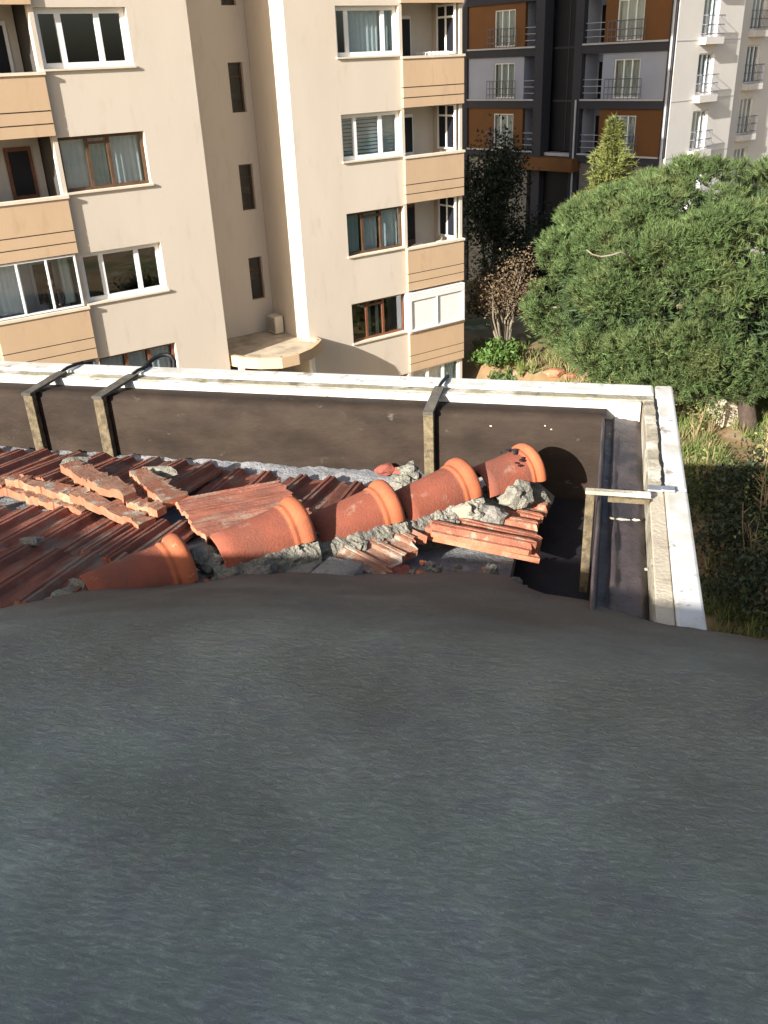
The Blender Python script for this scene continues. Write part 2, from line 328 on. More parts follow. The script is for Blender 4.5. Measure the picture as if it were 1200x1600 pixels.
# ------------------------------------------------------------------ beige apartment block (local x along the facade, y into the house)
BG = empty('apartment_building', (-0.78551571, 30.03607469, Z0), rad(35),
           'beige apartment block with tan balconies and a shaded entrance recess', 'building')
def beige():
    ST = 2.93; TOP, BOT = 12.0, -12.6
    RL, RR = -1.75, 4.9; LL, LR = -14.0, -4.72
    ks = range(-4, 5)
    wz = lambda k: (0.12-ST*k, 1.47-ST*k)
    # right wing front, left wing front
    hr = [(0.0, 2.33, *wz(k)) for k in ks]+[(2.45, 4.78, 0.02-ST*k, 1.55-ST*k) for k in range(-4, 5)]
    hl = [(-8.78, -6.42, *wz(k)) for k in ks]+[(-11.3, -8.9, 0.02-ST*k, 1.55-ST*k) for k in range(-4, 5)]
    wall_holes(MB(), RL, RR, BOT, TOP, hr).build('front_wall', M['beige'], BG)
    wall_holes(MB(), LL, LR, BOT, TOP, hl).build('front_wall', M['beige'], BG)
    # entrance recess: back wall with the stair windows, two side walls
    hn = [(-2.50, -2.0, -1.29-2.92*k, 0.11-2.92*k) for k in range(-4, 3)]+[(-4.2, -2.5, -12.0, -8.75)]
    wall_holes(MB(), LR+.003, RL-.003, BOT, TOP, hn, 2.3).build('recess_wall', M['beige'], BG)
    MB().box(RL, RL+.22, .222, 2.298, BOT, TOP).build('side_wall', M['beige'], BG)
    MB().box(LR-.22, LR, .222, 2.298, BOT, TOP).build('side_wall', M['beige'], BG)
    # rest of the hull
    h = MB()
    h.box(RR-.2, RR-.003, .225, 11, BOT, TOP); h.box(LL, LL+.2, .225, 11, BOT, TOP); h.box(LL+.2, RR-.2, 10.8, 11, BOT, TOP)
    h.build('rear_walls', M['beige'], BG)
    MB().box(LL-.15, RR+.15, -.15, 11.15, TOP+.002, TOP+.25).build('roof', M['concrete'], BG)
    fl = MB()
    for k in range(-4, 5):
        z = -0.85-ST*k
        fl.box(LL+.21, LR-.23, .24, 10.7, z-.14, z); fl.box(RL+.23, RR-.21, .24, 10.7, z-.14, z)
    fl.build('floor_slabs', M['floor'], BG)
    p = MB()
    p.box(LL+.21, LR-.23, 4.6, 4.7, BOT, TOP-.2); p.box(RL+.23, RR-.21, 4.6, 4.7, BOT, TOP-.2)
    p.box(-8.87, -8.80, .24, 4.6, BOT, TOP-.2); p.box(2.36, 2.43, 1.35, 4.6, BOT, TOP-.2)
    p.build('partition_walls', M['dark'], BG)
    for k in range(-2, 3):
        window(BG, -2.50, -2.0, -1.29-2.92*k, 0.11-2.92*k, 2.42, M['brown'], (), 0.05, ((0,), 0.72), gl=M['glass'], sill=False)
    # windows of the right wing
    Y = .15
    for k in range(-1, 5):
        z0, z1 = wz(k)
        if k in (-1, 0): window(BG, 0.003, 2.327, z0+.003, z1-.003, Y, M['pvc'], (.2, .78), .12, curtains=((.24, .76, M['cur_w']), (.78, .97, M['cur_g'])), gl=M['glass_b'], seed=k+1)
        elif k == 1: window(BG, 0.003, 2.327, z0+.003, z1-.003, Y, M['pvc'], (.25, .68), .12, gl=M['glass_b'], blind=(.02, .97))
        elif k == 2: window(BG, 0.003, 2.327, z0+.003, z1-.003, Y, M['brown'], (.30, .62), .08, ((1,), .86), curtains=((.03, .28, M['cur_g']), (.34, .6, M['cur_w']), (.66, .96, M['cur_w'])), gl=M['glass_b'], seed=9)
        else: window(BG, 0.003, 2.327, z0+.003, z1-.003, Y, M['redwood'], (.30, .60), .08, ((1,), .86), curtains=((.33, .42, M['cur_g']), (.52, .58, M['cur_g'])), seed=10)
    # windows of the left wing
    for k in range(-1, 5):
        z0, z1 = wz(k); a = (-8.777, -6.423, z0+.003, z1-.003, Y)
        if k in (-1, 0): window(BG, *a, M['pvc'], (.26, .68), .13, seed=20)
        elif k == 1: window(BG, *a, M['brown'], (.33, .58), .08, ((1,), .86), curtains=((.03, .34, M['cur_w']), (.36, .56, M['cur_g']), (.58, .97, M['cur_w'])), gl=M['glass_b'], seed=21)
        elif k == 2: window(BG, *a, M['pvc'], (.26, .70), .12, seed=22)
        else: window(BG, *a, M['redwood'], (.36, .66), .08, curtains=((.05, .34, M['cur_w']), (.40, .64, M['cur_w']), (.70, .97, M['cur_w'])), gl=M['glass_b'], seed=23)
    # balconies: grooved tan parapets standing a hand's breadth proud, pale capping
    for (x0, x1, side) in ((2.36, 4.9, 1), (-11.35, -8.83, -1)):
        for k in range(-3, 5):
            t = 0.0-ST*k; b = -1.40-ST*k
            mb = MB()
            for (za, zb) in ((t-.80, t), (t-1.10, t-.83), (b, t-1.13)):
                mb.box(x0, x1, -.10, -.004, za, zb)
            par = mb.build('balcony_parapet', M['tan'], BG)
            g = MB(); g.box(x0+.004, x1-.004, -.075, -.006, b+.02, t-.02); g.build('groove_backing', M['dark'], par)
            MB().box(x0-.03, x1+.03, -.135, .10, t+.002, t+.075).build('capping', M['capm'], par)
    # loggia rooms behind the openings
    for (x0, x1, side) in ((2.44, 4.69, 1), (-11.3, -8.9, -1)):
        for k in range(-2, 5):
            z = -0.85-ST*k
            lg = MB(); lg.box(x0, x1, 1.30, 1.34, z, z+2.5)
            lg.box(x0, x1, .24, 1.30, z+2.46, z+2.5)
            if side < 0: lg.box(x0-.04, x0, .23, 1.30, z, z+2.5)
            l = lg.build('loggia_room', M['linen'] if (side < 0 and k == 2) else M['inner'], BG)  # whiter walls in this one loggia stand in for sunlight inside
            d = MB()
            if side > 0:
                d.box(x0+.86, x0+1.32, 1.25, 1.296, z+.02, z+2.1)
                fm, dm = (M['pvc'], M['pvc'], M['brown'], M['pvc'])[max(0, min(3, k))], M['glass_b']
            else:
                d.box(x0+1.45, x0+2.15, 1.25, 1.296, z+.02, z+2.1)
                fm, dm = (M['pvc'], M['redwood'], M['pvc'], M['pvc'])[max(0, min(3, k))], M['glass_b']
            dd = d.build('door', fm, l)
            xa = x0+(.80 if side > 0 else 1.45)
            MB().box(xa+.09, xa+(.48 if side > 0 else .61), 1.238, 1.246, z+.9, z+2.0).build('door_pane', M['black_wall'], dd)
    # white side screens at the right ends of the upper three loggias
    for k in (-1, 0, 1, 2):
        z0, z1 = .1-ST*k, 1.53-ST*k
        s = MB()
        for yy in (.02, .46, .90): s.box(4.60, 4.66, yy, yy+.07, z0, z1)
        for zz in (z0, z0+(z1-z0)*.72, z1-.07): s.box(4.605, 4.655, .09, .90, zz, zz+.06)
        sw = s.build('side_screen', M['pvc'], BG)
        for (ya, yb) in ((.09, .46), (.53, .90)):
            MB().box(4.625, 4.632, ya, yb, z0+.06, z1-.07).build('pane', M['black_wall'], sw)
    # white panelled enclosure of the fourth balcony
    k = 3; z0, z1 = .08-ST*k, 1.40-ST*k
    e = MB(); e.box(2.30, 4.86, -.20, -.03, z0, z0+.09); e.box(2.30, 4.86, -.20, -.03, z1-.22, z1)
    e.box(2.30, 2.42, -.20, -.03, z0+.09, z1-.22); e.box(4.76, 4.86, -.20, -.03, z0+.09, z1-.22); e.box(3.54, 3.60, -.20, -.03, z0+.09, z1-.22)
    e.box(2.30, 2.36, -.03, .12, z0, z1); e.box(2.30, 4.86, -.20, .12, z1+.002, z1+.05)
    en = e.build('balcony_enclosure', M['pvc'], BG, bevel=.012)
    for (a, b) in ((2.42, 3.54), (3.60, 4.76)): MB().box(a, b, -.16, -.12, z0+.09, z1-.22).build('panel', M['plastic'], en)
    # ground-floor glazing under the right balcony
    window(BG, 2.46, 4.77, .03-ST*4, 1.53-ST*4, .03, M['pvc'], (.34, .66), .1, curtains=((.05, .95, M['cur_w']),), gl=M['glass_b'], sill=False, seed=31)
    # glazed loggia of the left wing, third row, and dim glazing below it
    window(BG, -11.28, -8.92, .1-ST*2, 1.5-ST*2, -.06, M['pvc'], (.33, .66), .045, gl=glass('clear_loggia_glass', (.95, .97, .98), .08), sill=False)
    curtain_mb(-11.2, -10.35, .12-ST*2, 1.42-ST*2, .35, seed=40).build('curtain', M['cur_w'], BG, True)
    curtain_mb(-9.25, -8.95, .12-ST*2, 1.42-ST*2, .5, seed=41).build('curtain', M['cur_g'], BG, True)
    window(BG, -11.28, -8.92, .1-ST*3, 1.5-ST*3, -.03, M['rail'], (.33, .66), .05, gl=M['glass_b'], sill=False)
    # canopy over the entrance: slab with a raised curved rim
    out = [(LR-.02, .35), (-4.45, -.40), (-4.12, -.85), (-3.55, -1.28), (-2.95, -1.30), (-2.35, -1.08), (-1.86, -.72), (-1.56, -.42), (-1.50, 0.0)]
    slab = [(p[0], p[1]) for p in out]+[(-1.77, 0.0), (-1.77, 2.28), (LR+.02, 2.28)]
    c = MB().prism(slab, -8.43, -8.25).build('canopy', M['canopy'], BG)
    r = MB()
    for i in range(len(out)-1):
        a, b = Vector(out[i]), Vector(out[i+1]); t = (b-a).normalized(); n = Vector((-t.y, t.x))*.13
        a2, b2 = a+n, b+n; o_ = Vector((t.y, -t.x))*.02
        a1, b1 = a+o_, b+o_
        r.add([(a1.x,a1.y,-8.46),(b1.x,b1.y,-8.46),(b2.x,b2.y,-8.46),(a2.x,a2.y,-8.46),(a1.x,a1.y,-8.12),(b1.x,b1.y,-8.12),(b2.x,b2.y,-8.12),(a2.x,a2.y,-8.12)],
              [(0,3,2,1),(4,5,6,7),(0,1,5,4),(1,2,6,5),(2,3,7,6),(3,0,4,7)])
    r.build('canopy_rim', M['tan'], c)
    # entrance door and posts
    d = MB(); d.box(-4.1, -2.6, 2.42, 2.48, -11.6, -8.6); d.build('entrance_door', M['dark'], BG)
    pp = MB(); pp.box(-4.42, -4.26, -.1, .06, BOT, -8.47); pp.box(-2.0, -1.86, -.45, -.3, BOT, -8.47); pp.build('canopy_posts', M['pvc'], BG)
    st = MB(); st.box(LR+.02, RL-.02, -2.2, 2.28, BOT, -11.62); st.build('entrance_step', M['concrete'], BG)
    return ST
ST = beige()

def bgw(x, y, z):      # beige local -> world
    c, s = math.cos(rad(35)), math.sin(rad(35))
    return Vector((-0.78551571+c*x-s*y, 30.03607469+s*x+c*y, Z0+z))

# things on the balconies and canopy
ac = empty('air_conditioner', bgw(-1.98, 1.75, -8.26), rad(35), 'small pale air conditioner box standing on the entrance canopy', 'air conditioner')
MB().box(-.16, .16, -.22, .30, .04, .62).build('casing', M['capm'], ac, bevel=.02)
g_ = MB()
for i in range(7): g_.box(-.185, -.163, -.16, .24, .12+i*.065, .14+i*.065)
g_.build('grille', M['rail'], ac); MB().box(-.12, .12, -.2, -.14, 0, .038).build('foot', M['rail'], ac); MB().box(-.12, .12, .2, .26, 0, .038).build('foot', M['rail'], ac)

def chair(loc, rz, label, group=None):
    t = empty('plastic_chair', loc, rz, label, 'chair', group)
    MB().box(-.23, .23, -.22, .22, .42, .45).build('seat', M['plastic'], t, bevel=.01)
    for sx in (-1, 1):
        for sy in (-1, 1): MB().tube([(sx*.25, sy*.25, 0), (sx*.20, sy*.18, .42)], .022).build('leg', M['plastic'], t)
    b = MB()
    for i in range(6): b.tube([(-.20+.08*i, .22, .45), (-.21+.084*i, .29, .84)], .016, 5)
    b.tube([(-.24, .29, .84), (-.12, .305, .90), (.12, .305, .90), (.24, .29, .84)], .028, 6)
    b.build('backrest', M['plastic'], t)
    for sx in (-1, 1): MB().tube([(sx*.24, .27, .66), (sx*.27, .0, .68), (sx*.25, -.2, .64), (sx*.23, -.21, .45)], .02).build('armrest', M['plastic'], t)
chair(bgw(3.95, .52, -.85-ST*2), rad(35+195), 'white slatted plastic chair on the third balcony of the right wing')
chair(bgw(3.25, .60, -.85-ST*2+.0), rad(35+160), 'white plastic chair beside the door on the third right balcony')
chair(bgw(-10.6, .7, -.85-ST*2), rad(35+20), 'white plastic chair behind the glass of the left glazed balcony')

def laundry(loc, label):
    t = empty('laundry_rack', loc, rad(35), label, 'laundry rack')
    r = MB()
    for sx in (-.5, .5):
        r.tube([(sx, -.25, 0), (sx, .25, 1.0)], .012, 5); r.tube([(sx, .25, 0), (sx, -.25, 1.0)], .012, 5)
    for yy in (-.25, -.1, .1, .25): r.tube([(-.5, yy, 1.0), (.5, yy, 1.0)], .009, 5)
    r.build('frame', M['pvc'], t)
    for i, (a, b, yy, dz) in enumerate(((-.45, .02, -.25, .42), (.05, .46, -.25, .34), (-.35, .3, .1, .4))):
        mb = MB(); n = 14
        vs = []
        for j, z in enumerate((1.0-dz, 1.0-dz*.5, 1.03)):
            for q in range(n+1): vs.append((a+(b-a)*q/n, yy-.015+.018*math.sin(q*1.3+i)*(1-j*.45), z))
        mb.add(vs, [(j*(n+1)+q, j*(n+1)+q+1, (j+1)*(n+1)+q+1, (j+1)*(n+1)+q) for j in range(2) for q in range(n)])
        mb.build('cloth', M['linen'], t, True)
laundry(bgw(4.02, .42, -.85), 'white laundry drying on a rack on the top right balcony')

pot = empty('potted_plant', bgw(2.72, .30, -.85+.2), 0, 'small dark potted plant at the left end of the top right balcony', 'plant')
MB().tube([(0, 0, 0), (0, 0, .3), (0, 0, .62)], .12, 10, .17).build('pot', M['brown'], pot)

# person standing in the glazed balcony
def person():
    t = empty('person', bgw(-9.6, .42, -.85-ST*2), rad(35), 'person in dark clothes standing behind the glazed left balcony', 'person')
    J = [((0, 0, .93), .15), ((0, 0, 1.10), .14), ((0, 0.0, 1.30), .165), ((0, .0, 1.43), .12), ((0, -.01, 1.50), .055),
         ((.19, 0, 1.42), .075), ((.30, -.03, 1.17), .05), ((.20, -.20, 1.02), .04), ((.10, -.27, 1.04), .035),
         ((-.19, 0, 1.42), .075), ((-.31, -.02, 1.18), .05), ((-.22, -.19, 1.03), .04), ((-.12, -.27, 1.05), .035),
         ((.095, 0, .88), .1), ((.11, -.02, .48), .065), ((.12, .02, .07), .045), ((.13, -.13, .035), .04),
         ((-.095, 0, .88), .1), ((-.11, 0, .48), .065), ((-.12, .03, .07), .045), ((-.13, -.12, .035), .04)]
    Ed = [(0,1),(1,2),(2,3),(3,4),(3,5),(5,6),(6,7),(7,8),(3,9),(9,10),(10,11),(11,12),(0,13),(13,14),(14,15),(15,16),(0,17),(17,18),(18,19),(19,20)]
    me = bpy.data.meshes.new('body'); me.from_pydata([j[0] for j in J], Ed, []); me.update()
    o = link('body', me, M['cloth'], t)
    sk = o.modifiers.new('skin', 'SKIN'); sk.use_smooth_shade = True
    for i, j in enumerate(J): me.skin_vertices[0].data[i].radius = (j[1], j[1]*.8)
    me.skin_vertices[0].data[0].use_root = True
    s = o.modifiers.new('sub', 'SUBSURF'); s.levels = 1; s.render_levels = 2
    h = MB().lump((0, -.02, 1.63), .105, (.8, .95, 1.15), 3, 3, .03); h.add([(-.018, -.115, 1.60), (.018, -.115, 1.60), (0, -.145, 1.605), (0, -.112, 1.65)], [(0,1,2),(1,3,2),(3,0,2)])
    for sx in (-1, 1): h.lump((sx*.085, -.01, 1.62), .025, (.4, .8, 1.2), 1, 1, .1)
    h.build('head', M['skin'], t, True)
    MB().lump((0, .012, 1.675), .108, (.88, .96, .98), 5, 3, .08).build('hair', M['cloth'], t, True)
    for sx in (-1, 1):
        hb = MB().lump((sx*.08, -.30, 1.055), .045, (.9, 1.1, .6), 2, 2, .05)
        for q in range(4): hb.tube([(sx*(.055+.016*q), -.33, 1.06), (sx*(.045+.016*q), -.375, 1.055), (sx*(.035+.016*q), -.385, 1.03)], .009, 5, .006)
        hb.tube([(sx*.09, -.30, 1.08), (sx*.06, -.33, 1.10)], .011, 5, .008)
        hb.build('hand', M['skin'], t, True)
person()

# ------------------------------------------------------------------ charcoal and orange block behind, white flank at its right
OB = empty('apartment_building', (14.28448414, 45.7734007, Z0), rad(-49),
           'dark apartment block with orange and white panels and a white side wall', 'building')
def orange_block():
    BT = [5.3, 2.79, .29, -2.2, -4.75]      # tops of the floor bands
    S = -22.0
    W = M['charcoal']
    main = MB()
    cols = [(-8.12, -7.55), (-5.62, -5.12)]
    secs = [(-12.9, -8.12, (-11.02, -9.58), (-8.92, -8.14), 0), (-5.12, -.32, (-3.28, -1.80), (-5.10, -3.95), 1)]
    for a, b in cols: main.box(a, b, -.12, .6, -12.4, 8.0)
    main.box(-.32, -.02, -.12, .25, -4.75, 8.0); main.box(-13.3, -12.9, -.12, .25, -12.4, 8.0)
    main.build('dark_columns', W, OB)
    fl_cols = {0: 'orange', 1: 'orange', 2: 'white', 3: 'orange'}
    for si, (x0, x1, wx, lx, right) in enumerate(secs):
        for k, zt in enumerate(BT):
            b = MB().box(x0, x1, -.10, .3, zt-.42, zt)
            bo = b.build('floor_band', W, OB)
            MB().box(x0, x1, -.16, -.102, zt-.05, zt+.03).build('edge_strip', M['pipe'], bo)
        for k in range(4):
            zb, zt = BT[k+1]+.002, BT[k]-.422
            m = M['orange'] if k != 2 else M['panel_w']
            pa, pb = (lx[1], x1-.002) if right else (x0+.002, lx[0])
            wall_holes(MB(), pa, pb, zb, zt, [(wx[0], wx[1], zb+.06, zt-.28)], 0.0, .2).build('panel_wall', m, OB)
            window(OB, wx[0]+.003, wx[1]-.003, zb+.063, zt-.283, .05, M['pvc'], (.36, .68), .06, curtains=((.04, .96, M['cur_g']),), gl=M['glass_b'], sill=False, seed=60+k)
            rl = MB()
            for zz in (zb+.25, zb+.55, zb+.92): rl.tube([(wx[0]-.35, -.2, zz), (wx[1]+.25, -.2, zz)], .02, 5)
            n = 9
            for q in range(n+1): rl.tube([(wx[0]-.35+(wx[1]-wx[0]+.6)*q/n, -.2, zb+.03), (wx[0]-.35+(wx[1]-wx[0]+.6)*q/n, -.2, zb+.92)], .014, 4)
            rl.build('railing', M['rail'], OB)
            # small loggia: back wall, door, rail
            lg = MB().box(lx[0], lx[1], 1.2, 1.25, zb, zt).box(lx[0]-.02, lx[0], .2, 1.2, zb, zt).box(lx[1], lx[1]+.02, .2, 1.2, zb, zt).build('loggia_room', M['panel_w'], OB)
            MB().box(lx[0]+.12, lx[0]+.12+.45*(lx[1]-lx[0]), 1.15, 1.197, zb, zt-.4).build('door', M['black_wall'], lg)
            r2 = MB()
            for zz in (zb+.3, zb+.6, zb+.9): r2.tube([(lx[0], .05, zz), (lx[1], .05, zz)], .018, 4)
            r2.build('railing', M['pipe'], OB)
    # stairwell of dark glass between the columns
    MB().box(-7.55, -5.62, .75, .9, -4.75, 8.0).build('stair_glazing', M['black_wall'], OB)
    mm = MB()
    for k in range(5): mm.box(-7.55, -5.62, .70, .748, BT[k]-.15, BT[k]-.05)
    for xx in (-6.6,): mm.box(xx-.03, xx+.03, .72, .748, -4.75, 8)
    mm.build('stair_mullions', M['charcoal'], OB)
    MB().box(-7.54, -5.63, .2, .749, -4.95, -4.80).build('stair_ledge', M['pipe'], OB)
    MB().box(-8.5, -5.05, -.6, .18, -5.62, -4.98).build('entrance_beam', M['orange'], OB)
    MB().box(-8.3, -5.3, .3, .5, -12.4, -5.64).build('entrance_wall', M['black_wall'], OB)
    MB().box(-13.3, -8.52, .02, .3, -12.4, -5.18).build('ground_wall', M['concrete'], OB)
    MB().box(-5.0, -.02, .02, .3, -12.4, -5.18).build('ground_wall', M['concrete'], OB)
    # hull
    h = MB(); h.box(-22, -13.3, 0, .3, -12.4, 8); h.box(-22, -.9, 15.5, 16, -12.4, 8); h.box(-22, -21.7, .3, 15.5, -12.4, 8)
    h.box(-13.2, -.4, 2.4, 2.5, -12.4, 7.9)
    h.build('rear_walls', W, OB); MB().box(-22.1, .1, -.3, 16.1, 8.002, 8.3).build('roof', M['concrete'], OB)
    # white flank, seen at the right: local plane x = 0 running into y
    T = Matrix(((0, -1, 0), (1, 0, 0), (0, 0, 1)))
    def turned(name, mb, mat, par):      # builder plane (u, v inward) -> flank
        mb.v = [(-v[1], v[0], v[2]) for v in mb.v]; return mb.build(name, mat, par)
    fz = [(-.18-2.5*k, ) for k in range(-2, 4)]
    ws = [(-2.13-2.50*k, -.33-2.50*k) for k in range(-3, 3)]
    holes = [(2.1, 3.5, a, b) for a, b in ws]
    turned('flank_wall', wall_holes(MB(), .02, 5.82, -12.4, 8.0, holes, 0.0, .25), M['white'], OB)
    set_ = 0.9
    ws2 = [(a+.25, b+.25) for a, b in ws]
    holes2 = [(8.3, 9.7, a, b) for a, b in ws2]
    turned('flank_wall', wall_holes(MB(), 5.82, 15.5, -12.4, 8.0, holes2, set_, .25), M['white'], OB)
    turned('flank_return', MB().box(5.6, 5.818, .252, set_+.1, -12.4, 8.0), M['white'], OB)
    for (u0, u1, wl_, off) in ((2.1, 3.5, ws, 0.0), (8.3, 9.7, ws2, set_)):
        for a, b in wl_:
            fr = MB(); fw = .07
            fr.box(u0, u0+fw, off+.1, off+.17, a, b); fr.box(u1-fw, u1, off+.1, off+.17, a, b)
            for s in (.36, .66): fr.box(u0+(u1-u0)*s-.035, u0+(u1-u0)*s+.035, off+.1, off+.17, a, b)
            fr.box(u0, u1, off+.105, off+.165, b-.07, b); fr.box(u0, u1, off+.105, off+.165, a, a+.07)
            w = turned('window', fr, M['pvc'], OB)
            turned('pane', MB().box(u0+fw, u1-fw, off+.13, off+.14, a+.07, b-.07), M['glass_b'], w)
            c = curtain_mb(u0+.1, u1-.1, a+.05, b-.05, off+.3); turned('curtain', c, M['cur_g'], w)
            sl = turned('balconet', MB().box(u0-.12, u1+.12, off-.34, off-.002, a-.32, a-.02), M['white'], OB)
            r = MB()
            for zz in (a+.12, a+.5, a+.88):
                r.tube([(u0-.08, off-.02, zz), (u0-.08, off-.3, zz), (u1+.08, off-.3, zz), (u1+.08, off-.02, zz)], .018, 5)
            for q in range(12): r.tube([(u0-.08+(u1-u0+.16)*q/11, off-.3, a-.02), (u0-.08+(u1-u0+.16)*q/11, off-.3, a+.88)], .011, 4)
            turned('railing', r, M['rail'], sl)
    for z in (.25, -2.3, -4.8): turned('joint_line', MB().box(.03, 5.8, -.012, -.002, z-.03, z), M['pipe'], OB)
    MB().tube([(-.12, -.2, -12), (-.12, -.2, 8)], .06, 8).build('drain_pipe', M['pipe'], OB)
    MB().tube([(-5.3, -.2, -12), (-5.3, -.2, -2.2)], .05, 8).build('drain_pipe', M['pipe'], OB)
orange_block()

# ------------------------------------------------------------------ vegetation
def tri_mesh(name, V, mat, parent):      # V: (n,3,3) loose triangles
    V = np.asarray(V, dtype=np.float32); n = len(V)
    me = bpy.data.meshes.new(name); me.vertices.add(n*3); me.loops.add(n*3); me.polygons.add(n)
    me.vertices.foreach_set('co', V.reshape(-1)); me.loops.foreach_set('vertex_index', np.arange(n*3, dtype=np.int32))
    me.polygons.foreach_set('loop_start', np.arange(0, n*3, 3, dtype=np.int32)); me.update(calc_edges=True); me.validate()
    return link(name, me, mat, parent)

def unit(a): return a/np.maximum(1e-9, np.linalg.norm(a, axis=-1, keepdims=True))

def tufts(C, D, nb, ln, wd, spread, R):
    """fans of thin needles: C centres, D directions"""
    n = len(C); C = np.repeat(C, nb, 0); D = np.repeat(D, nb, 0)
    d = unit(D+R.normal(0, spread, (n*nb, 3))); L_ = R.uniform(ln[0], ln[1], (n*nb, 1))
    s = unit(np.cross(d, R.normal(0, 1, (n*nb, 3))))*R.uniform(wd[0], wd[1], (n*nb, 1))
    return np.stack([C-s*.5, C+s*.5, C+d*L_], 1)

def leaves(C, size, R, up=0.4):
    n = len(C); d = unit(R.normal(0, 1, (n, 3))+np.array([0, 0, up])); s = unit(np.cross(d, R.normal(0, 1, (n, 3))))
    k = R.uniform(size[0], size[1], (n, 1)); a = C-s*k*.35; b = C+s*k*.35; t = C+d*k
    return np.stack([a, b, t], 1)

def pine():
    R = np.random.default_rng(5)
    base = Vector((11.3, 25.0, 1.6))
    t = empty('pine_tree', base, 0, 'broad dense umbrella pine filling the garden in front of the white wall', 'tree')
    c0 = np.array([.55, 3.2, 3.75]); rx = np.array([7.2, 5.2, 3.45])
    P = []
    for i in range(620):
        d = unit(R.normal(0, 1, 3)); 
        d = unit(np.sign(d)*np.abs(d)**.75)*(1.0+.12*(1-np.max(np.abs(d))))
        if d[2] < -.86: continue
        if d[1] > .75 and d[2] < .3: continue
        lobe = 1+0.10*math.sin(3.1*d[0]+2.0*d[2]+1)+0.07*math.sin(5.3*d[0]-4.1*d[1]+2)
        P.append((c0+d*rx*lobe*R.uniform(.80, .98), d))
    for q in [(-1.75, 2.5, 6.87), (-2.0, 3.0, 7.09), (-1.22, 3.0, 6.97), (-1.36, 3.8, 7.15), (-0.48, 0.5, 6.31), (-0.68, 0.0, 5.71)]: P.append((np.array(q), unit(np.array(q)-c0)))
    T = []
    for p, d in P:
        r = R.uniform(.42, .95); n = int(95*r*r+25)
        q = unit(R.normal(0, 1, (n, 3))+d*.75+np.array([0, -.15, .55]))
        C = p+q*np.array([r, r, r*.72])*R.uniform(.72, 1.05, (n, 1))
        T.append(tufts(C, unit(q*.8+np.array([0, 0, .6])), 12, (.13, .27), (.018, .034), .50, R))
    tri_mesh('crown', np.concatenate(T), M['pine'], t)
    # darker, coarser inner tufts that close gaps behind the outer ones
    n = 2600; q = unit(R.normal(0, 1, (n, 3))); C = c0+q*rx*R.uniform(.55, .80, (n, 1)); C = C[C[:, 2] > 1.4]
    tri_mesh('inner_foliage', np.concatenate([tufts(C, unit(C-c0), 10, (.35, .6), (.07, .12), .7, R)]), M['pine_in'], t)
    tr = MB(); tr.tube([(0, 0, -.3), (-.15, .5, 1.0), (-.3, 1.3, 2.4), (-.4, 2.4, 4.2), (-.4, 3, 6.4)], .30, 10, .12)
    tr.build('trunk', M['bark'], t, True)
    lb = MB(); rr = random.Random(3)
    for i in range(22):
        d = P[rr.randrange(len(P))][0]; s = Vector((-.35, 2.2, 3.4+rr.random()*2)); e = Vector(d); m = s.lerp(e, .5)+Vector((0, 0, -.4))
        lb.tube([s, m, e], .09, 6, .025)
    lb.tube([(-5.75, -1.40, 6.10), (-5.60, -1.38, 5.98), (-5.35, -1.36, 5.90), (-5.08, -1.36, 5.93), (-4.85, -1.30, 5.98), (-4.60, -1.05, 5.85), (-4.2, -.4, 5.5)], .014, 6, .035)
    lb.build('limbs', M['pale_bark'], t, True)
pine()

def bush(name, x, y, w, h, nleaf, size, mat, label, cat='bush', stems=5, seed=1, group=None, lift=.35, stem_mat='bark', base=None, noise=.4):
    R = np.random.default_rng(seed); rr = random.Random(seed)
    z = gz(x, y) if base is None else base
    t = empty(name, (x, y, z-.03), 0, label, cat, group)
    ncl = 14; cl = unit(R.normal(0, 1, (ncl, 3)))*R.uniform(.35, .8, (ncl, 1)); 
    k = R.integers(0, ncl, nleaf)
    C = cl[k]+R.normal(0, .24, (nleaf, 3)); C[:, 2] = C[:, 2]*.5+.5
    C = C*np.array([w/2, w/2, h*(1-lift)])+np.array([0, 0, h*lift])
    C[:, 2] = np.maximum(C[:, 2], .05)
    tri_mesh('foliage', leaves(C, size, R), M[mat], t)
    s = MB()
    for i in range(stems):
        c = cl[rr.randrange(ncl)]; e = Vector((c[0]*w/2, c[1]*w/2, h*lift+h*(1-lift)*(c[2]*.5+.5)))
        a = Vector((rr.uniform(-.1, .1), rr.uniform(-.1, .1), 0))
        s.tube([a, a.lerp(e, .45)+Vector((rr.uniform(-.1, .1)*w, rr.uniform(-.1, .1)*w, .1*h)), e], .03+.008*h, 5, .01)
    s.build('stem', M[stem_mat], t)
    return t

# garden beside the beige block
dry = bush('dry_shrub', 5.05, 34.4, 2.9, 4.2, 4800, (.05, .11), 'leaf_dry', 'tall half bare shrub with reddish dry leaves left of the pine', 'shrub', 26, 11, lift=.30, stem_mat='pale_bark')
bush('green_bush', 4.65, 33.2, 1.7, 1.0, 1500, (.10, .2), 'leaf_b', 'bright green bush at the foot of the dry shrub', 'bush', 5, 12, lift=.1)
bush('green_bush', 4.6, 32.4, 1.3, .8, 700, (.10, .2), 'leaf', 'low dull green bush beside the beige block corner', 'bush', 4, 13, lift=.1)
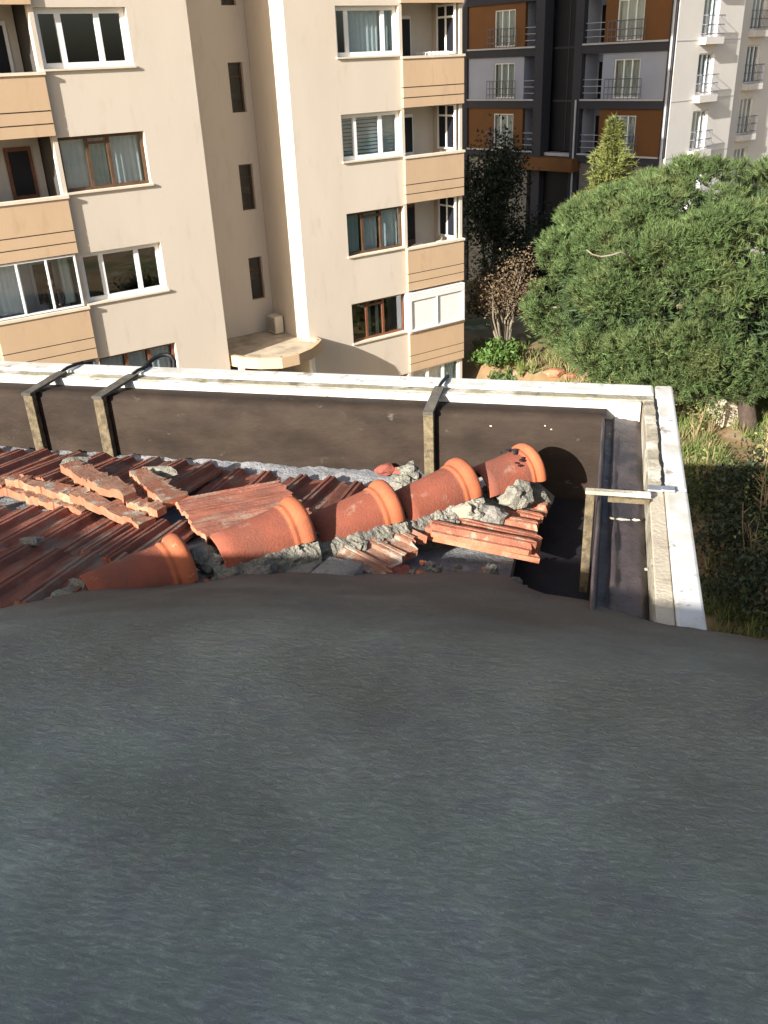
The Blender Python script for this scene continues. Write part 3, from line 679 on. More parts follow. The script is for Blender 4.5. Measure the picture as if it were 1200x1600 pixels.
# dark trees in the shade between the two blocks
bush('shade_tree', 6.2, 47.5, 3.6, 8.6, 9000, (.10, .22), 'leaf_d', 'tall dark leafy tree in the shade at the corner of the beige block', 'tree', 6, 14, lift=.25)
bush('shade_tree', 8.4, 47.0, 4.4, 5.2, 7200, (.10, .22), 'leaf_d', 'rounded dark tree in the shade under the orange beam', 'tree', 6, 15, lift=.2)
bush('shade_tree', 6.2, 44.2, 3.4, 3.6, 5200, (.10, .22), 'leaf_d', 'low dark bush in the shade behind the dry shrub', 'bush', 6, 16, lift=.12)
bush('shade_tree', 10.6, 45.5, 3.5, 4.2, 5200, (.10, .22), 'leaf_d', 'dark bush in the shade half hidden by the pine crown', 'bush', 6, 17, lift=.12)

def conifer():
    R = np.random.default_rng(9); t = empty('conifer_tree', (9.35, 36.5, 0), 0, 'slender yellow green conifer whose tip rises behind the pine', 'tree')
    H = 10.0; n = 2400; z = H-5.0*R.uniform(0, 1, n)**.75; a0 = R.uniform(0, 6.283, n); r = (.12+(H-z)*.30*R.uniform(.2, 1.0, n))*(1+.45*np.sin(z*4+2*np.sin(a0*2))); a = a0
    C = np.stack([r*np.cos(a), r*np.sin(a), z], 1); D = unit(np.stack([np.cos(a), np.sin(a), np.full(n, .7)], 1))
    tri_mesh('foliage', tufts(C, D, 7, (.12, .30), (.03, .06), .5, R), M['conifer'], t)
    MB().tube([(0, 0, -.1), (0, 0, 5), (0, 0, H-.3)], .12, 8, .02).build('trunk', M['bark'], t)
conifer()

# shrubs and scrub in the shadow of the near house (lower right)
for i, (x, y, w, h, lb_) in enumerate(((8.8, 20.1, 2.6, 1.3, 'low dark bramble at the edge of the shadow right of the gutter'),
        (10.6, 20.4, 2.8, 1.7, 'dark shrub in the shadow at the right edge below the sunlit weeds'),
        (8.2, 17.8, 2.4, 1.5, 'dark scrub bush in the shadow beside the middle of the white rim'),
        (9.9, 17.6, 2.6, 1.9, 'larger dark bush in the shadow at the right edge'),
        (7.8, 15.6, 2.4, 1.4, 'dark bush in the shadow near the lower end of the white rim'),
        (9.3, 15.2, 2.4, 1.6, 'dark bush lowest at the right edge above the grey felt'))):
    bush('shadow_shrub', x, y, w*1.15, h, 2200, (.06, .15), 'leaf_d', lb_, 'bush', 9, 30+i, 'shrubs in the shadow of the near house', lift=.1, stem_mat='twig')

def weed(x, y, h, seed, label):
    rr = random.Random(seed); t = empty('dry_weed', (x, y, gz(x, y)-.02), 0, label, 'weed', 'tall dry weeds beyond the rim corner')
    s = MB()
    for k in range(rr.randint(3, 5)):
        lean = Vector((rr.uniform(-.25, .25), rr.uniform(-.2, .2), 1)).normalized(); hh = h*rr.uniform(.6, 1.0)
        pts = [lean*hh*q+Vector((math.sin(q*3+k)*.05*h, math.cos(q*2.3+k)*.03*h, 0))*q for q in (0, .25, .5, .75, 1)]
        pts = [p+Vector((rr.uniform(-.15, .15)*0, 0, 0)) for p in pts]
        s.tube(pts, .022, 4, .008)
        for q in range(5):
            f = rr.uniform(.35, .95); a = pts[0].lerp(pts[-1], f); b = a+Vector((rr.uniform(-.35, .35), rr.uniform(-.3, .3), rr.uniform(.15, .4)))*h*.35
            s.tube([a, b], .010, 3, .004)
    s.build('stem', M['twig'], t)
    R = np.random.default_rng(seed); C = R.normal(0, .16, (110, 3))*np.array([h*.6, h*.6, h*1.0])+np.array([0, 0, h*.6])
    tri_mesh('leaf_cluster', leaves(C, (.05, .12), R), M['grass'], t)['kind'] = 'stuff'
for i, (x, y, h, lb_) in enumerate(((8.6, 25.4, 2.3, 'tallest pale dry weed just beyond the rim corner'), (9.4, 24.8, 1.6, 'pale dry weed between the corner and the concrete block'),
        (10.0, 25.0, 1.3, 'short dry weed in front of the concrete block'), (9.1, 26.5, 1.9, 'dry weed at the edge of the bright green grass'),
        (10.6, 26.2, 2.0, 'curved dry weed rising in front of the pine shade'), (7.5, 26.2, 2.2, 'spiky dry weed standing before the pine, left of the corner'),
        (6.6, 27.0, 1.9, 'thin dry weed before the pine above the front rim'), (11.2, 23.8, 1.3, 'low dry weed at the right edge by the shadow'))):
    weed(x, y, h, 50+i, lb_)
for i, (x, y, h, lb_) in enumerate(((8.3, 20.9, 2.0, 'bare weed at the shadow edge right of the white rim'), (9.7, 20.6, 2.3, 'tall bare weed at the top of the shaded scrub'), (8.9, 18.6, 2.4, 'leaning bare weed in the middle of the shaded scrub'),
        (9.9, 18.9, 2.2, 'bare weed in the shaded scrub at the right edge'), (8.0, 16.6, 2.2, 'bare weed in the shade beside the lower rim'), (9.2, 16.4, 2.4, 'lowest bare weed in the shade above the felt'))):
    weed(x, y, h, 90+i, lb_)

blk = MB().box(-.55, .55, -.45, .45, -.1, .85).build('concrete_block', M['stone'], None, bevel=.04)
blk.location = (11.05, 26.3, gz(11.05, 26.3)); blk.rotation_euler = (0, .03, .25); tag(blk, 'pale square concrete block among the weeds under the pine', 'block')
lg = MB().tube([(0, 0, .12), (.9, .3, .16), (1.9, .5, .35)], .09, 7, .06).build('fallen_branch', M['bark'], None, True)
lg.location = (7.1, 31.7, gz(7.1, 31.7)); tag(lg, 'dark fallen branch on the bare soil below the pine', 'branch')
for i, (x, y, s, lb_) in enumerate(((6.5, 31.5, .28, 'larger rust coloured stone on the bare soil before the pine'), (7.0, 31.1, .2, 'smaller rust coloured stone beside the fallen branch'), (4.2, 31.6, .3, 'pale stone at the foot of the beige block corner'))):
    q = MB().lump((0, 0, 0), s, (1.3, 1, .6), 4+i, 2, .3).build('garden_stone', M['stone'] if i == 2 else M['clay_new'], None); q.location = (x, y, gz(x, y)+s*.3); tag(q, lb_, 'stone', 'stones on the bare soil')

def grass():
    R = np.random.default_rng(21)
    pts = []
    for (n, ax, bx, ay, by, den) in ((1700, 7.4, 14, 21.5, 28.5, 1), (700, 3.8, 9.5, 29.5, 36, 1), (1500, 6.5, 12, 13, 22.5, 1)):
        x = R.uniform(ax, bx, n); y = R.uniform(ay, by, n)
        keep = [mnoise.noise(Vector((a*.5, b*.5, 9))) > -.12 for a, b in zip(x, y)]
        pts.append(np.stack([x[keep], y[keep], [gz(a, b) for a, b in zip(x[keep], y[keep])]], 1))
    C = np.concatenate(pts); D = np.tile(np.array([[0, 0, 1.0]]), (len(C), 1))
    tag(tri_mesh('grass', tufts(C, D, 12, (.18, .55), (.025, .05), .38, R), M['grass'], None), 'patchy dry and green grass over the garden', kind='stuff')
grass()

# ------------------------------------------------------------------ the near roof (local x right along the eave, y away, z from the camera height)
NR = empty('tiled_building', (0, 0, Z0), rad(-14.6), 'near roof of broken red clay tiles inside a white gutter rim', 'building')
NRM = Matrix.Translation((0, 0, Z0)) @ Matrix.Rotation(rad(-14.6), 4, 'Z')
def fz(a): return -1.90+0.1405*(3.98-a)                       # front roof plane
def rz_(r): return -1.88+0.15*(-.22-r)                        # right roof plane

def near_body():
    # house below the roof
    b = MB(); b.box(-16, .18, -9, 4.28, -Z0-.2, -2.1); b.build('house_wall', M['beige'], NR)
    MB().box(-16, .04, -9, 4.045, -2.098, -1.97).build('roof_slab', M['tar'], NR)
    # roof bed under the tiles (front and right slopes meeting on the hip)
    rb = MB()
    hip0 = (-.22, 3.80); 
    rb.add([(-8, 3.93, fz(3.93)-.03), (-.34, 3.93, fz(3.93)-.03), (-1.9, 2.30, fz(2.3)-.03), (-8, 2.30, fz(2.3)-.03)], [(0, 3, 2, 1)])
    rb.add([(-.30, 3.86, -1.90), (-.30, 1.0, -1.90), (-1.9, 1.0, -1.72), (-1.9, 2.30, -1.715)], [(0, 3, 2, 1)])
    rb.add([(-.30, 3.86, -1.901), (-.30, 3.86, -1.97), (-.30, 1.0, -1.97), (-.30, 1.0, -1.901)], [(0, 1, 2, 3)])
    rb.build('roof_bed', M['bedding'], NR)
    # brown coated upstand round the roof and the ledge behind its top edge
    def wavy(n, x0, x1): return [x0+(x1-x0)*i/n for i in range(n+1)]
    xs = wavy(90, -8, .04); f = MB(); vs = []
    for x in xs:
        w = .012*mnoise.noise(Vector((x*2.3, 0, 1)))+.005*mnoise.noise(Vector((x*9, 0, 2)))
        for (y, z) in ((4.05, -1.98), (4.05+w*.25, -1.75), (4.05+w*.2, -1.575+w*.5), (4.062, -1.548+w), (4.12, -1.543+w*.6), (4.20, -1.547)):
            vs.append((x, y, z))
    m = 6; f.add(vs, [(i*m+j, (i+1)*m+j, (i+1)*m+j+1, i*m+j+1) for i in range(len(xs)-1) for j in range(m-1)])
    f.build('front_upstand', M['bitumen'], NR, True)
    ys = wavy(60, -1, 4.05); f = MB(); vs = []
    for y in ys:
        w = .010*mnoise.noise(Vector((y*2.1, 5, 1)))+.006*mnoise.noise(Vector((y*8, 7, 2)))
        for (x, z) in ((.020, -1.98), (.020+w*.3, -1.62), (.022+w*.4, -1.545+w*.5), (.030+w*.4, -1.540+w*.5), (.036+w*.4, -1.56), (.042, -1.602)):
            vs.append((x, y, z))
    f.add(vs, [(i*m+j, i*m+j+1, (i+1)*m+j+1, (i+1)*m+j) for i in range(len(ys)-1) for j in range(m-1)])
    f.build('side_upstand', M['trough'], NR, True)
    # gutter trough on the right with sagging tarred lining
    g = MB(); nx, ny = 16, 90; vs = []
    for j in range(ny+1):
        y = -1+5.20*j/ny
        for i in range(nx+1):
            x = .040+.166*i/nx; u = i/nx
            ridge = .018*math.exp(-((u-.28-.10*mnoise.noise(Vector((y*1.6, 2, 0))))/.06)**2)
            z = -1.60+ridge+.012*mnoise.noise(Vector((x*14, y*3.5, 0)))+.006*mnoise.noise(Vector((x*40, y*12, 4)))-.022*max(0, (u-.86)/.14)
            vs.append((x, y, z))
    g.add(vs, [(j*(nx+1)+i, j*(nx+1)+i+1, (j+1)*(nx+1)+i+1, (j+1)*(nx+1)+i) for j in range(ny) for i in range(nx)])
    g.build('gutter_trough', M['trough'], NR, True)
    # rim: white cap strips, weathered inner lip, bright inner face
    def strip(name, mat, x0, x1, y0, y1, z0, z1, bev=.006, seg=None):
        return MB().box(x0, x1, y0, y1, z0, z1).build(name, mat, NR, bevel=bev)
    X0 = -8
    cuts = [X0, -2.93, -2.50, .264]
    for a, b in zip(cuts[:-1], cuts[1:]):
        c = strip('gutter_cap', M['rimw'], a+.004, b-.004, 4.305, 4.435, -1.66, -1.497, .012)
        MB().box(a+.004, b-.004, 4.235, 4.303, -1.535, -1.508).build('gutter_lip', M['lip'], c, bevel=.004)
    strip('gutter_face', M['rimw'], X0, .20, 4.205, 4.232, -1.63, -1.512, .003)
    cuts = [4.435, 3.22, -1.0]
    for i, (b, a) in enumerate(zip(cuts[:-1], cuts[1:])):
        c = strip('gutter_cap', M['rimw'], .268, .352, a+.003, b-.003 if i else b, -1.66, -1.4985, .010)
        MB().box(.212, .266, a+.003, (b-.003) if i else 4.232, -1.548, -1.508).build('gutter_lip', M['lip'] if i == 0 else M['lip_clean'], c, bevel=.004)
    strip('gutter_face', M['lip'], .207, .2115, -1, 4.204, -1.64, -1.515, 0)
    jd = MB(); y = 3.25
    rr = random.Random(4)
    while y < 4.2:
        l = rr.uniform(.03, .1); jd.lump((.267+rr.uniform(-.003, .003), y, -1.502), .008, (1, l/.008*.8, .35), rr.randrange(50), 2, .4); y += l*rr.uniform(.9, 1.5)
    jd.build('mossy_joint', M['tar'], NR)
    cl = MB().box(.255, .305, 3.185, 3.225, -1.497, -1.486).box(.205, .262, 3.195, 3.24, -1.507, -1.494).build('rim_clip', M['metal'], NR, bevel=.003)
    # torn white flashing remnants along the side upstand
    w = MB()
    for (x, y, l, s) in ((.12, 3.10, .05, 1), (.17, 3.105, .03, 2), (.08, 3.105, .02, 5), (.198, 2.74, .012, 3), (.058, 3.95, .012, 7)):
        w.lump((x, y, -1.58), .006, (l/.006*.5, 1.2, .6), s, 2, .5)
    w.build('flashing_scraps', M['lip'], NR)
    w = MB(); rr = random.Random(8)
    for (x, l) in ((-.50, .020), (-.24, .012), (-.21, .012)): w.lump((x, 4.047, -1.60+rr.uniform(-.01, .01)), .005, (l/.005*.4, .5, .7), int(l*999), 1, .3)
    w.build('paint_chips', M['capm'], NR)
near_body()

# straps carrying the gutter rim
def strap(r, w=.05, tilt=0.0, arm=True):
    p = MB().box(r-w/2, r+w/2, 4.005, 4.045, -1.93, -1.545).build('gutter_bracket', M['strap'], NR, bevel=.004)
    a = MB(); a.add([(r-w/2, 3.995, -1.543), (r+w/2, 3.995, -1.543), (r+w/2+tilt, 4.25, -1.495), (r-w/2+tilt, 4.25, -1.495),
                     (r-w/2, 3.995, -1.528), (r+w/2, 3.995, -1.528), (r+w/2+tilt, 4.25, -1.482), (r-w/2+tilt, 4.25, -1.482)],
                    [(0,3,2,1),(4,5,6,7),(0,1,5,4),(1,2,6,5),(2,3,7,6),(3,0,4,7)])
    a.build('arm', M['strap_d'], p)
    h = MB().tube([(r+tilt, 4.24, -1.484), (r+tilt+.005, 4.30, -1.478), (r+tilt+.008, 4.37, -1.484), (r+tilt+.01, 4.44, -1.49), (r+tilt+.01, 4.448, -1.56)], .009, 6)
    h.build('hook', M['black'], p)
strap(-3.01, .055, .08); strap(-2.585, .060, .09); strap(-.80, .050, .012)
sb = MB().box(-.022, .012, 3.12, 3.150, -1.93, -1.492)
sb = sb.build('gutter_bracket', M['strap'], NR, bevel=.004)
MB().box(-.024, .215, 3.118, 3.150, -1.495, -1.480).build('arm', M['lip'], sb, bevel=.003)
MB().box(.06, .21, 3.102, 3.114, -1.512, -1.494).build('arm_edge', M['strap'], sb)

cb = MB().tube([(-2.495, 4.36, -1.49), (-2.49, 4.43, -1.475), (-2.475, 4.48, -1.462), (-2.45, 4.51, -1.455), (-2.42, 4.525, -1.455), (-2.39, 4.52, -1.464), (-2.37, 4.505, -1.485), (-2.365, 4.48, -1.53), (-2.365, 4.45, -1.60)], .012, 8).build('cable_loop', M['black'], None, True)
cb.matrix_world = NRM; tag(cb, 'black cable loop sticking up behind the front gutter rim by the second strap', 'cable')

# ---- clay tiles
def tile_mesh(L=.46, W=.30, seed=0, broken=0.0, far=0.0, ribs=2, th=.017, nl=7, thick_rib=.028):
    """ribbed clay tile: x across, y along, z up; 'broken' roughens the near end, 'far' the other"""
    rr = random.Random(seed); prof = []
    rw = .036; 
    cs = [W*(i+.5)/ribs for i in range(ribs)]
    prof.append((0, .012))
    for c in cs:
        prof += [(c-rw*.95, 0), (c-rw*.55, thick_rib), (c-rw*.15, thick_rib), (c, thick_rib*.72), (c+rw*.15, thick_rib*.96), (c+rw*.5, thick_rib*.9), (c+rw*.9, .002)]
    prof.append((W, .0))
    n = len(prof); mb = MB(); top = []; bot = []
    e0 = [broken*(.35*rr.random()+1.1*mnoise.noise(Vector((p[0]*7, seed*3.7, 0)))) for p in prof]
    e1 = [far*(rr.random()-.2) for p in prof]
    for j in range(nl+1):
        f = j/nl
        for i, (x, z) in enumerate(prof):
            y = e0[i]+(L-e1[i]-e0[i])*f
            top.append((x, y, z+th+.0015*rr.uniform(-1, 1))); bot.append((x, y, max(z-.004, 0)*.8))
    o = len(top); fs = []
    for j in range(nl):
        for i in range(n-1):
            fs.append((j*n+i, j*n+i+1, (j+1)*n+i+1, (j+1)*n+i)); fs.append((o+j*n+i, o+(j+1)*n+i, o+(j+1)*n+i+1, o+j*n+i+1))
    ef = []
    for i in range(n-1):
        ef.append((i, o+i, o+i+1, i+1)); ef.append((nl*n+i, nl*n+i+1, o+nl*n+i+1, o+nl*n+i))
    for j in range(nl):
        ef.append((j*n, (j+1)*n, o+(j+1)*n, o+j*n)); ef.append((j*n+n-1, o+j*n+n-1, o+(j+1)*n+n-1, (j+1)*n+n-1))
    mb.add(top+bot, fs+ef)
    me = mb.mesh('roof_tile'); me.materials.append(M['clay']); me.materials.append(M['clay_new'])
    idx = [0]*len(fs)+[1]*len(ef)
    me.polygons.foreach_set('material_index', idx); me.update()
    return me

TM = [tile_mesh(.52, .30, s, .05, .02) for s in range(4)]
TB = [tile_mesh(.46, .30, 10+s, .12, .03) for s in range(4)]

def place(name, me, parent, r, a, z, yaw=0, pitch=0, roll=0, scale=(1, 1, 1)):
    o = bpy.data.objects.new(name, me); COL.objects.link(o); o.parent = parent
    o.matrix_basis = Matrix.Translation((r, a, z)) @ Matrix.Rotation(yaw, 4, 'Z') @ Matrix.Rotation(pitch, 4, 'X') @ Matrix.Rotation(roll, 4, 'Y') @ Matrix.Diagonal((*scale, 1))
    return o
def loose(name, me, r, a, z, yaw, pitch, roll, label, cat, group=None, scale=(1, 1, 1)):
    o = place(name, me, None, r, a, z, yaw, pitch, roll, scale); o.matrix_world = NRM @ o.matrix_basis
    return tag(o, label, cat, group)

PITCH = -math.atan(.1405)
def field():
    rr = random.Random(12)
    # lower course, running under the sheet towards the camera
    for i in range(7):
        r = -3.75+.30*i
        if r > -1.75: break
        place('roof_tile', TM[i % 4], NR, r+rr.uniform(-.01, .01), 2.62+rr.uniform(-.02, .02), fz(2.62)-.01+rr.uniform(0, .006), rr.uniform(-.02, .02), PITCH, rr.uniform(-.03, .03))
        place('roof_tile', TM[(i+2) % 4], NR, r+rr.uniform(-.01, .01), 2.16, fz(2.16)+.01, rr.uniform(-.02, .02), PITCH, 0)
    place('roof_tile', TM[1], NR, -1.98, 2.66, fz(2.66)+.004, -.03, PITCH, .02, (.8, .85, 1))
    # eave course lying on top, near ends lifted
    for i in range(7):
        r = -4.0+.31*i
        a = 3.36+rr.uniform(-.03, .03)
        place('roof_tile', TM[(i+1) % 4], NR, r+rr.uniform(-.015, .015), a, fz(a)+.05+rr.uniform(0, .012), rr.uniform(-.05, .05), PITCH-.03, rr.uniform(-.07, .05))
    place('roof_tile', TM[2], NR, -1.83, 3.40, fz(3.4)-.005, .06, PITCH, .05)
    place('roof_tile', TM[3], NR, -1.50, 3.36, fz(3.36)-.005, -.02, PITCH, -.02)
    place('roof_tile', TM[0], NR, -1.19, 3.40, fz(3.4)-.008, .02, PITCH, .03, (1, .85, 1))
    place('roof_tile', TM[1], NR, -.90, 3.55, fz(3.55)-.008, .0, PITCH, -.02, (1, .6, 1))
    # right slope: ribs run to the right, edges stepping down to the dark channel
    TR = [tile_mesh(.45, .092, 30+s, .03, .035, ribs=1, th=.022, thick_rib=.024) for s in range(4)]
    for me in TR: me.materials[0] = M['clay_slip']
    for i, (a, l, dz) in enumerate(((3.13, .44, .058), (3.155, .47, .022), (3.245, .44, .036), (3.355, .33, .032), (3.465, .26, .026), (3.575, .18, .024), (3.68, .11, .02))):
        place('roof_tile', TR[i % 4], NR, -.20-l+rr.uniform(-.012, .012), a+.115, rz_(-.20-l)+.006+dz, -math.pi/2+rr.uniform(-.05, .05), -.15+rr.uniform(-.02, .02), rr.uniform(-.10, .02), (1, l/.45, 1))
field()

# mortar bed along the foot of the front upstand
def bed():
    n, k = 150, 5; vs = []
    for i in range(n+1):
        x = -4.5+4.05*i/n
        for j in range(k+1):
            u = j/k; y = 3.80+.245*u; x2 = x
            z = -1.90+.02*u+.013*mnoise.noise(Vector((x*7, y*7, 0)))+.010*mnoise.noise(Vector((x*25, y*25, 1)))
            vs.append((x2, y, z))
    MB().add(vs, [(i*(k+1)+j, (i+1)*(k+1)+j, (i+1)*(k+1)+j+1, i*(k+1)+j+1) for i in range(n) for j in range(k)]).build('mortar_bed', M['bedding'], NR, True)
bed()

# ---- ridge tiles on the hip
def ridge_mesh(L=.37, seed=0):
    rr = random.Random(seed)
    S = [(0, .100, .098), (.06, .102, .101), (.14, .104, .105), (.22, .106, .109), (.272, .108, .112), (.282, .108, .112), (.289, .112, .117), (.297, .114, .119), (.304, .111, .116),
         (.312, .112, .118), (.322, .121, .129), (.338, .126, .135), (.354, .126, .135), (.366, .122, .130), (.372, .114, .120)]
    na = 22; vs = []
    def ring(x, w, h, k=1.0):
        out = []
        for j in range(na+1):
            t = math.pi*j/na; c, s = math.cos(t), math.sin(t)
            out.append((x*L/.372, -w*k*math.copysign(abs(c)**.92, c), h*k*(abs(s)**1.12) if 0 < j < na else 0.0))
        return out
    for x, w, h in S: vs += ring(x, w, h)
    m = len(S); fs = []; mi = []
    for i in range(m-1):
        for j in range(na):
            fs.append((i*(na+1)+j, (i+1)*(na+1)+j, (i+1)*(na+1)+j+1, i*(na+1)+j+1)); mi.append(1 if i >= 5 else 0)
    for base_i, flip in ((0, False), (m-1, True)):       # thickness at both ends
        o = len(vs); vs += ring(S[base_i][0], S[base_i][1], S[base_i][2], .86)
        for j in range(na):
            q = (base_i*(na+1)+j, base_i*(na+1)+j+1, o+j+1, o+j); fs.append(q if not flip else q[::-1]); mi.append(1)
    o0 = m*(na+1); o1 = o0+na+1
    for j in range(na): fs.append((o0+j, o0+j+1, o1+j+1, o1+j)); mi.append(0)
    mb = MB().add(vs, fs); me = mb.mesh('ridge_tile'); me.materials.append(M['ridge']); me.materials.append(M['collar'])
    me.polygons.foreach_set('material_index', mi); me.polygons.foreach_set('use_smooth', [True]*len(fs)); me.update()
    return me
RM = ridge_mesh()
# collar end positions (r, a), foot height, yaw offset, pitch
RID = [(-1.443, 2.610, -1.650, .02, -.05), (-1.100, 2.954, -1.637, .00, -.08), (-.811, 3.243, -1.676, -.03, -.10), (-.535, 3.519, -1.678, .02, -.10), (-.285, 3.771, -1.705, .03, -.02)]
def ridges():
    rr = random.Random(5)
    for i, (r, a, z, yw, pt) in enumerate(RID):
        L = .372 if i < 4 else .31; ya = math.pi/4+yw
        o = bpy.data.objects.new('ridge_tile', RM); COL.objects.link(o); o.parent = NR
        o.matrix_basis = Matrix.Translation((r, a, z)) @ Matrix.Rotation(ya, 4, 'Z') @ Matrix.Rotation(pt, 4, 'Y') @ Matrix.Diagonal((L/.372, 1, 1, 1)) @ Matrix.Translation((-.372, 0, 0))
        if i == 4: o['label'] = 'chipped last ridge tile with dark pits'
        m = MB(); s = math.sqrt(.5)
        # lumpy cement squeezed out under the near edge and between neighbours
        n1, n2 = 40, 9; vs = []
        for q in range(n1+1):
            f = q/n1; x = r-s*(L+.05)*(1-f); y = a-s*(L+.05)*(1-f)
            edge = .012*mnoise.noise(Vector((f*5+i*9, 0, 0)))+.008*mnoise.noise(Vector((f*17+i*9, 3, 0)))
            for p in range(n2+1):
                u = p/n2; off = .078+.022*f+.030*math.sin(min(1, u*1.6)*1.57)+.016*u
                zz = z-.004+edge-.10*u**1.3
                k = Vector((x*28, y*28, u*5)); k2 = Vector((x*80, y*80, u*14))
                dd = .009*mnoise.noise(k)+.006*mnoise.noise(k2)+.005*abs(mnoise.noise(k2*2.1))
                vs.append((x+s*(off+dd), y-s*(off+dd), zz+.5*dd))
        m.add(vs, [(q*(n2+1)+p, q*(n2+1)+p+1, (q+1)*(n2+1)+p+1, (q+1)*(n2+1)+p) for q in range(n1) for p in range(n2)])
        for q in range(4):
            f = rr.random(); x = r-s*L*(1-f); y = a-s*L*(1-f); off = .125+rr.uniform(-.01, .02)
            m.lump((x+s*off, y-s*off, z-.05+rr.uniform(-.03, .02)), rr.uniform(.022, .038), (1.3, 1, .8), rr.randrange(99), 3, .55)
        for q in range(4):
            m.lump((r-s*(L+.03)+rr.uniform(-.05, .05), a-s*(L+.03)+rr.uniform(-.05, .05), z+rr.uniform(-.04, .02)), .05, (1, 1, .8), rr.randrange(99), 3, .45)
        mo = m.build('mortar', M['mortar'], NR); mo.parent = o
        mo.matrix_parent_inverse = Matrix.Identity(4); mo.matrix_basis = o.matrix_basis.inverted()
    # solid bed under the whole hip
    core = MB()
    for q in range(22):
        f = q/21; r = -1.6+1.30*f; a = 2.46+1.27*f
        core.lump((r, a, -1.80-.03*f), .10, (1.2, 1.2, 1.0), q, 2, .35)
    core.build('hip_mortar', M['mortar'], NR)
    # pits and clinging dirt on the last tile
    p = MB(); s = math.sqrt(.5)
    for q in range(15):
        t = rr.uniform(.55, 2.0); d = .085+rr.uniform(-.02, .05); hh = .12
        x = -.285-s*d; y = 3.771-s*d; yy = .112*math.cos(t)
        p.lump((x+s*yy, y-s*yy, -1.705+hh*math.sin(t)), rr.uniform(.006, .014), (1, 1.2, .5), q, 1, .5)
    p.build('dirt_pits', M['tar'], NR)
ridges()

# ---- loose rubble on the roof
G1 = 'broken tile pieces stacked along the eave tiles'
def shard(L, W, seed, ribs=3):
    me = tile_mesh(L, W, seed, .022, .05, ribs=ribs, nl=3, th=.036, thick_rib=.011)
    me.materials[0] = M['clay_dust']; return me
for (r, a, dz, W, L, yaw, roll, lab) in (
    (-2.74, 3.24, .030, .26, .10, -.10, .02, 'short broken tile strip at the bottom left of the pile'),
    (-2.69, 3.275, .068, .44, .10, -.22, .02, 'long broken tile strip across the left of the pile'),
    (-2.28, 3.155, .062, .46, .10, -.37, .05, 'long broken tile strip running down to the right end of the pile'),
    (-2.54, 3.19, .022, .34, .09, -.20, .04, 'broken tile strip tucked under the two long strips'),
    (-2.47, 3.40, .118, .30, .11, -.52, .04, 'thick broken tile piece topmost of the pile'),
    (-2.23, 3.25, .112, .26, .10, -.48, .03, 'broken tile piece at the lower end of the topmost piece'),
    (-2.10, 3.38, .112, .36, .12, -.66, .03, 'thick broken tile piece on the pile nearest the big loose tile'),
    (-2.08, 3.285, .062, .24, .09, -.40, .05, 'small broken tile piece under the one nearest the big loose tile'),
    (-1.98, 3.12, .055, .17, .09, -.25, .0, 'small broken tile piece above the first orange ridge tile'),
    (-3.05, 3.30, .050, .34, .11, -.12, .0, 'broken tile piece cut by the left edge of the pile')):
    loose('broken_tile', shard(L, W, int(abs(r)*100+dz*1000), 3 if W > .3 else 2), r, a, fz(a)+dz, yaw, PITCH*.4, roll, lab, 'broken tile', G1)
for (r, a, dz, s, lab) in ((-2.45, 3.50, .15, .05, 'white mortar lump lying on the topmost broken tile piece'), (-2.0, 3.50, .13, .06, 'pale mortar lump on the left edge of the big loose tile'), (-2.18, 2.72, .05, .035, 'tiny pale mortar lump in the shaded tiles above the first ridge tile')):
    q = MB().lump((0, 0, 0), s, (1.5, .8, .5), int(s*999), 2, .5).build('mortar_lump', M['mortar'], None); q.matrix_world = NRM @ Matrix.Translation((r, a, fz(a)+dz)); tag(q, lab, 'mortar lump', 'loose mortar lumps')
big = tile_mesh(.52, .36, 77, .03, .03, ribs=4, thick_rib=.014)
loose('loose_tile', big, -1.795, 3.205, fz(3.2)+.070, -.78, -.09, .10, 'big loose red tile lying askew behind the second ridge tile', 'roof tile')
loose('broken_tile', shard(.24, .34, 88), -.87, 3.22, -1.735, -math.pi/2-.32, -.22, .05, 'three ribbed broken tile piece lying below the third ridge tile', 'broken tile')
for (r, a, z, s, sq, m, lab, rot) in (
    (-.92, 2.93, -1.775, .075, (1.6, .8, .55), 'mortar', 'pale rough mortar chunk left of the three ribbed tile piece', -.3),
    (-.74, 2.92, -1.800, .060, (1.6, .9, .6), 'brick', 'reddish brick crumb below the three ribbed tile piece', 0),
    (-.36, 3.00, -1.815, .038, (.8, .8, 1.2), 'mortar', 'small cream mortar chip below the right slope tiles', 0),
    (-.335, 3.575, -1.735, .070, (1.1, .9, 1.0), 'mortar', 'rounded grey mortar lump under the chipped last ridge tile', .3),
    (-.44, 3.42, -1.775, .075, (1.2, .9, .8), 'concrete', 'dark grey mortar lump between the fourth and last ridge tiles', .2)):
    q = MB().lump((0, 0, 0), s, sq, int(s*1999), 3, .42, rot).build('rubble_chunk', M[m], None, m in ('bedding',)); q.matrix_world = NRM @ Matrix.Translation((r, a, z)); tag(q, lab, 'rubble', 'rubble below the ridge tiles')
q = MB().box(-.045, .045, -.04, .04, -.05, .05).build('stone_block', M['stone'], None, bevel=.008); q.matrix_world = NRM @ Matrix.Translation((-.545, 3.365, -1.745)) @ Matrix.Rotation(.5, 4, 'Z'); tag(q, 'small cream stone block wedged under the fourth ridge tile', 'stone')
for (r, a, z, w, lab, yw) in ((-1.02, 3.99, -1.845, .035, 'red brick fragment by the foot of the third strap, left one', .5), (-.93, 3.985, -1.855, .04, 'red brick fragment by the foot of the third strap, right one', -.3)):
    q = MB().lump((0, 0, 0), w, (1.5, 1, .9), int(w*999), 2, .3, yw).build('brick_fragment', M['brick'], None); q.matrix_world = NRM @ Matrix.Translation((r, a, z)); tag(q, lab, 'brick fragment', 'brick fragments by the third strap')
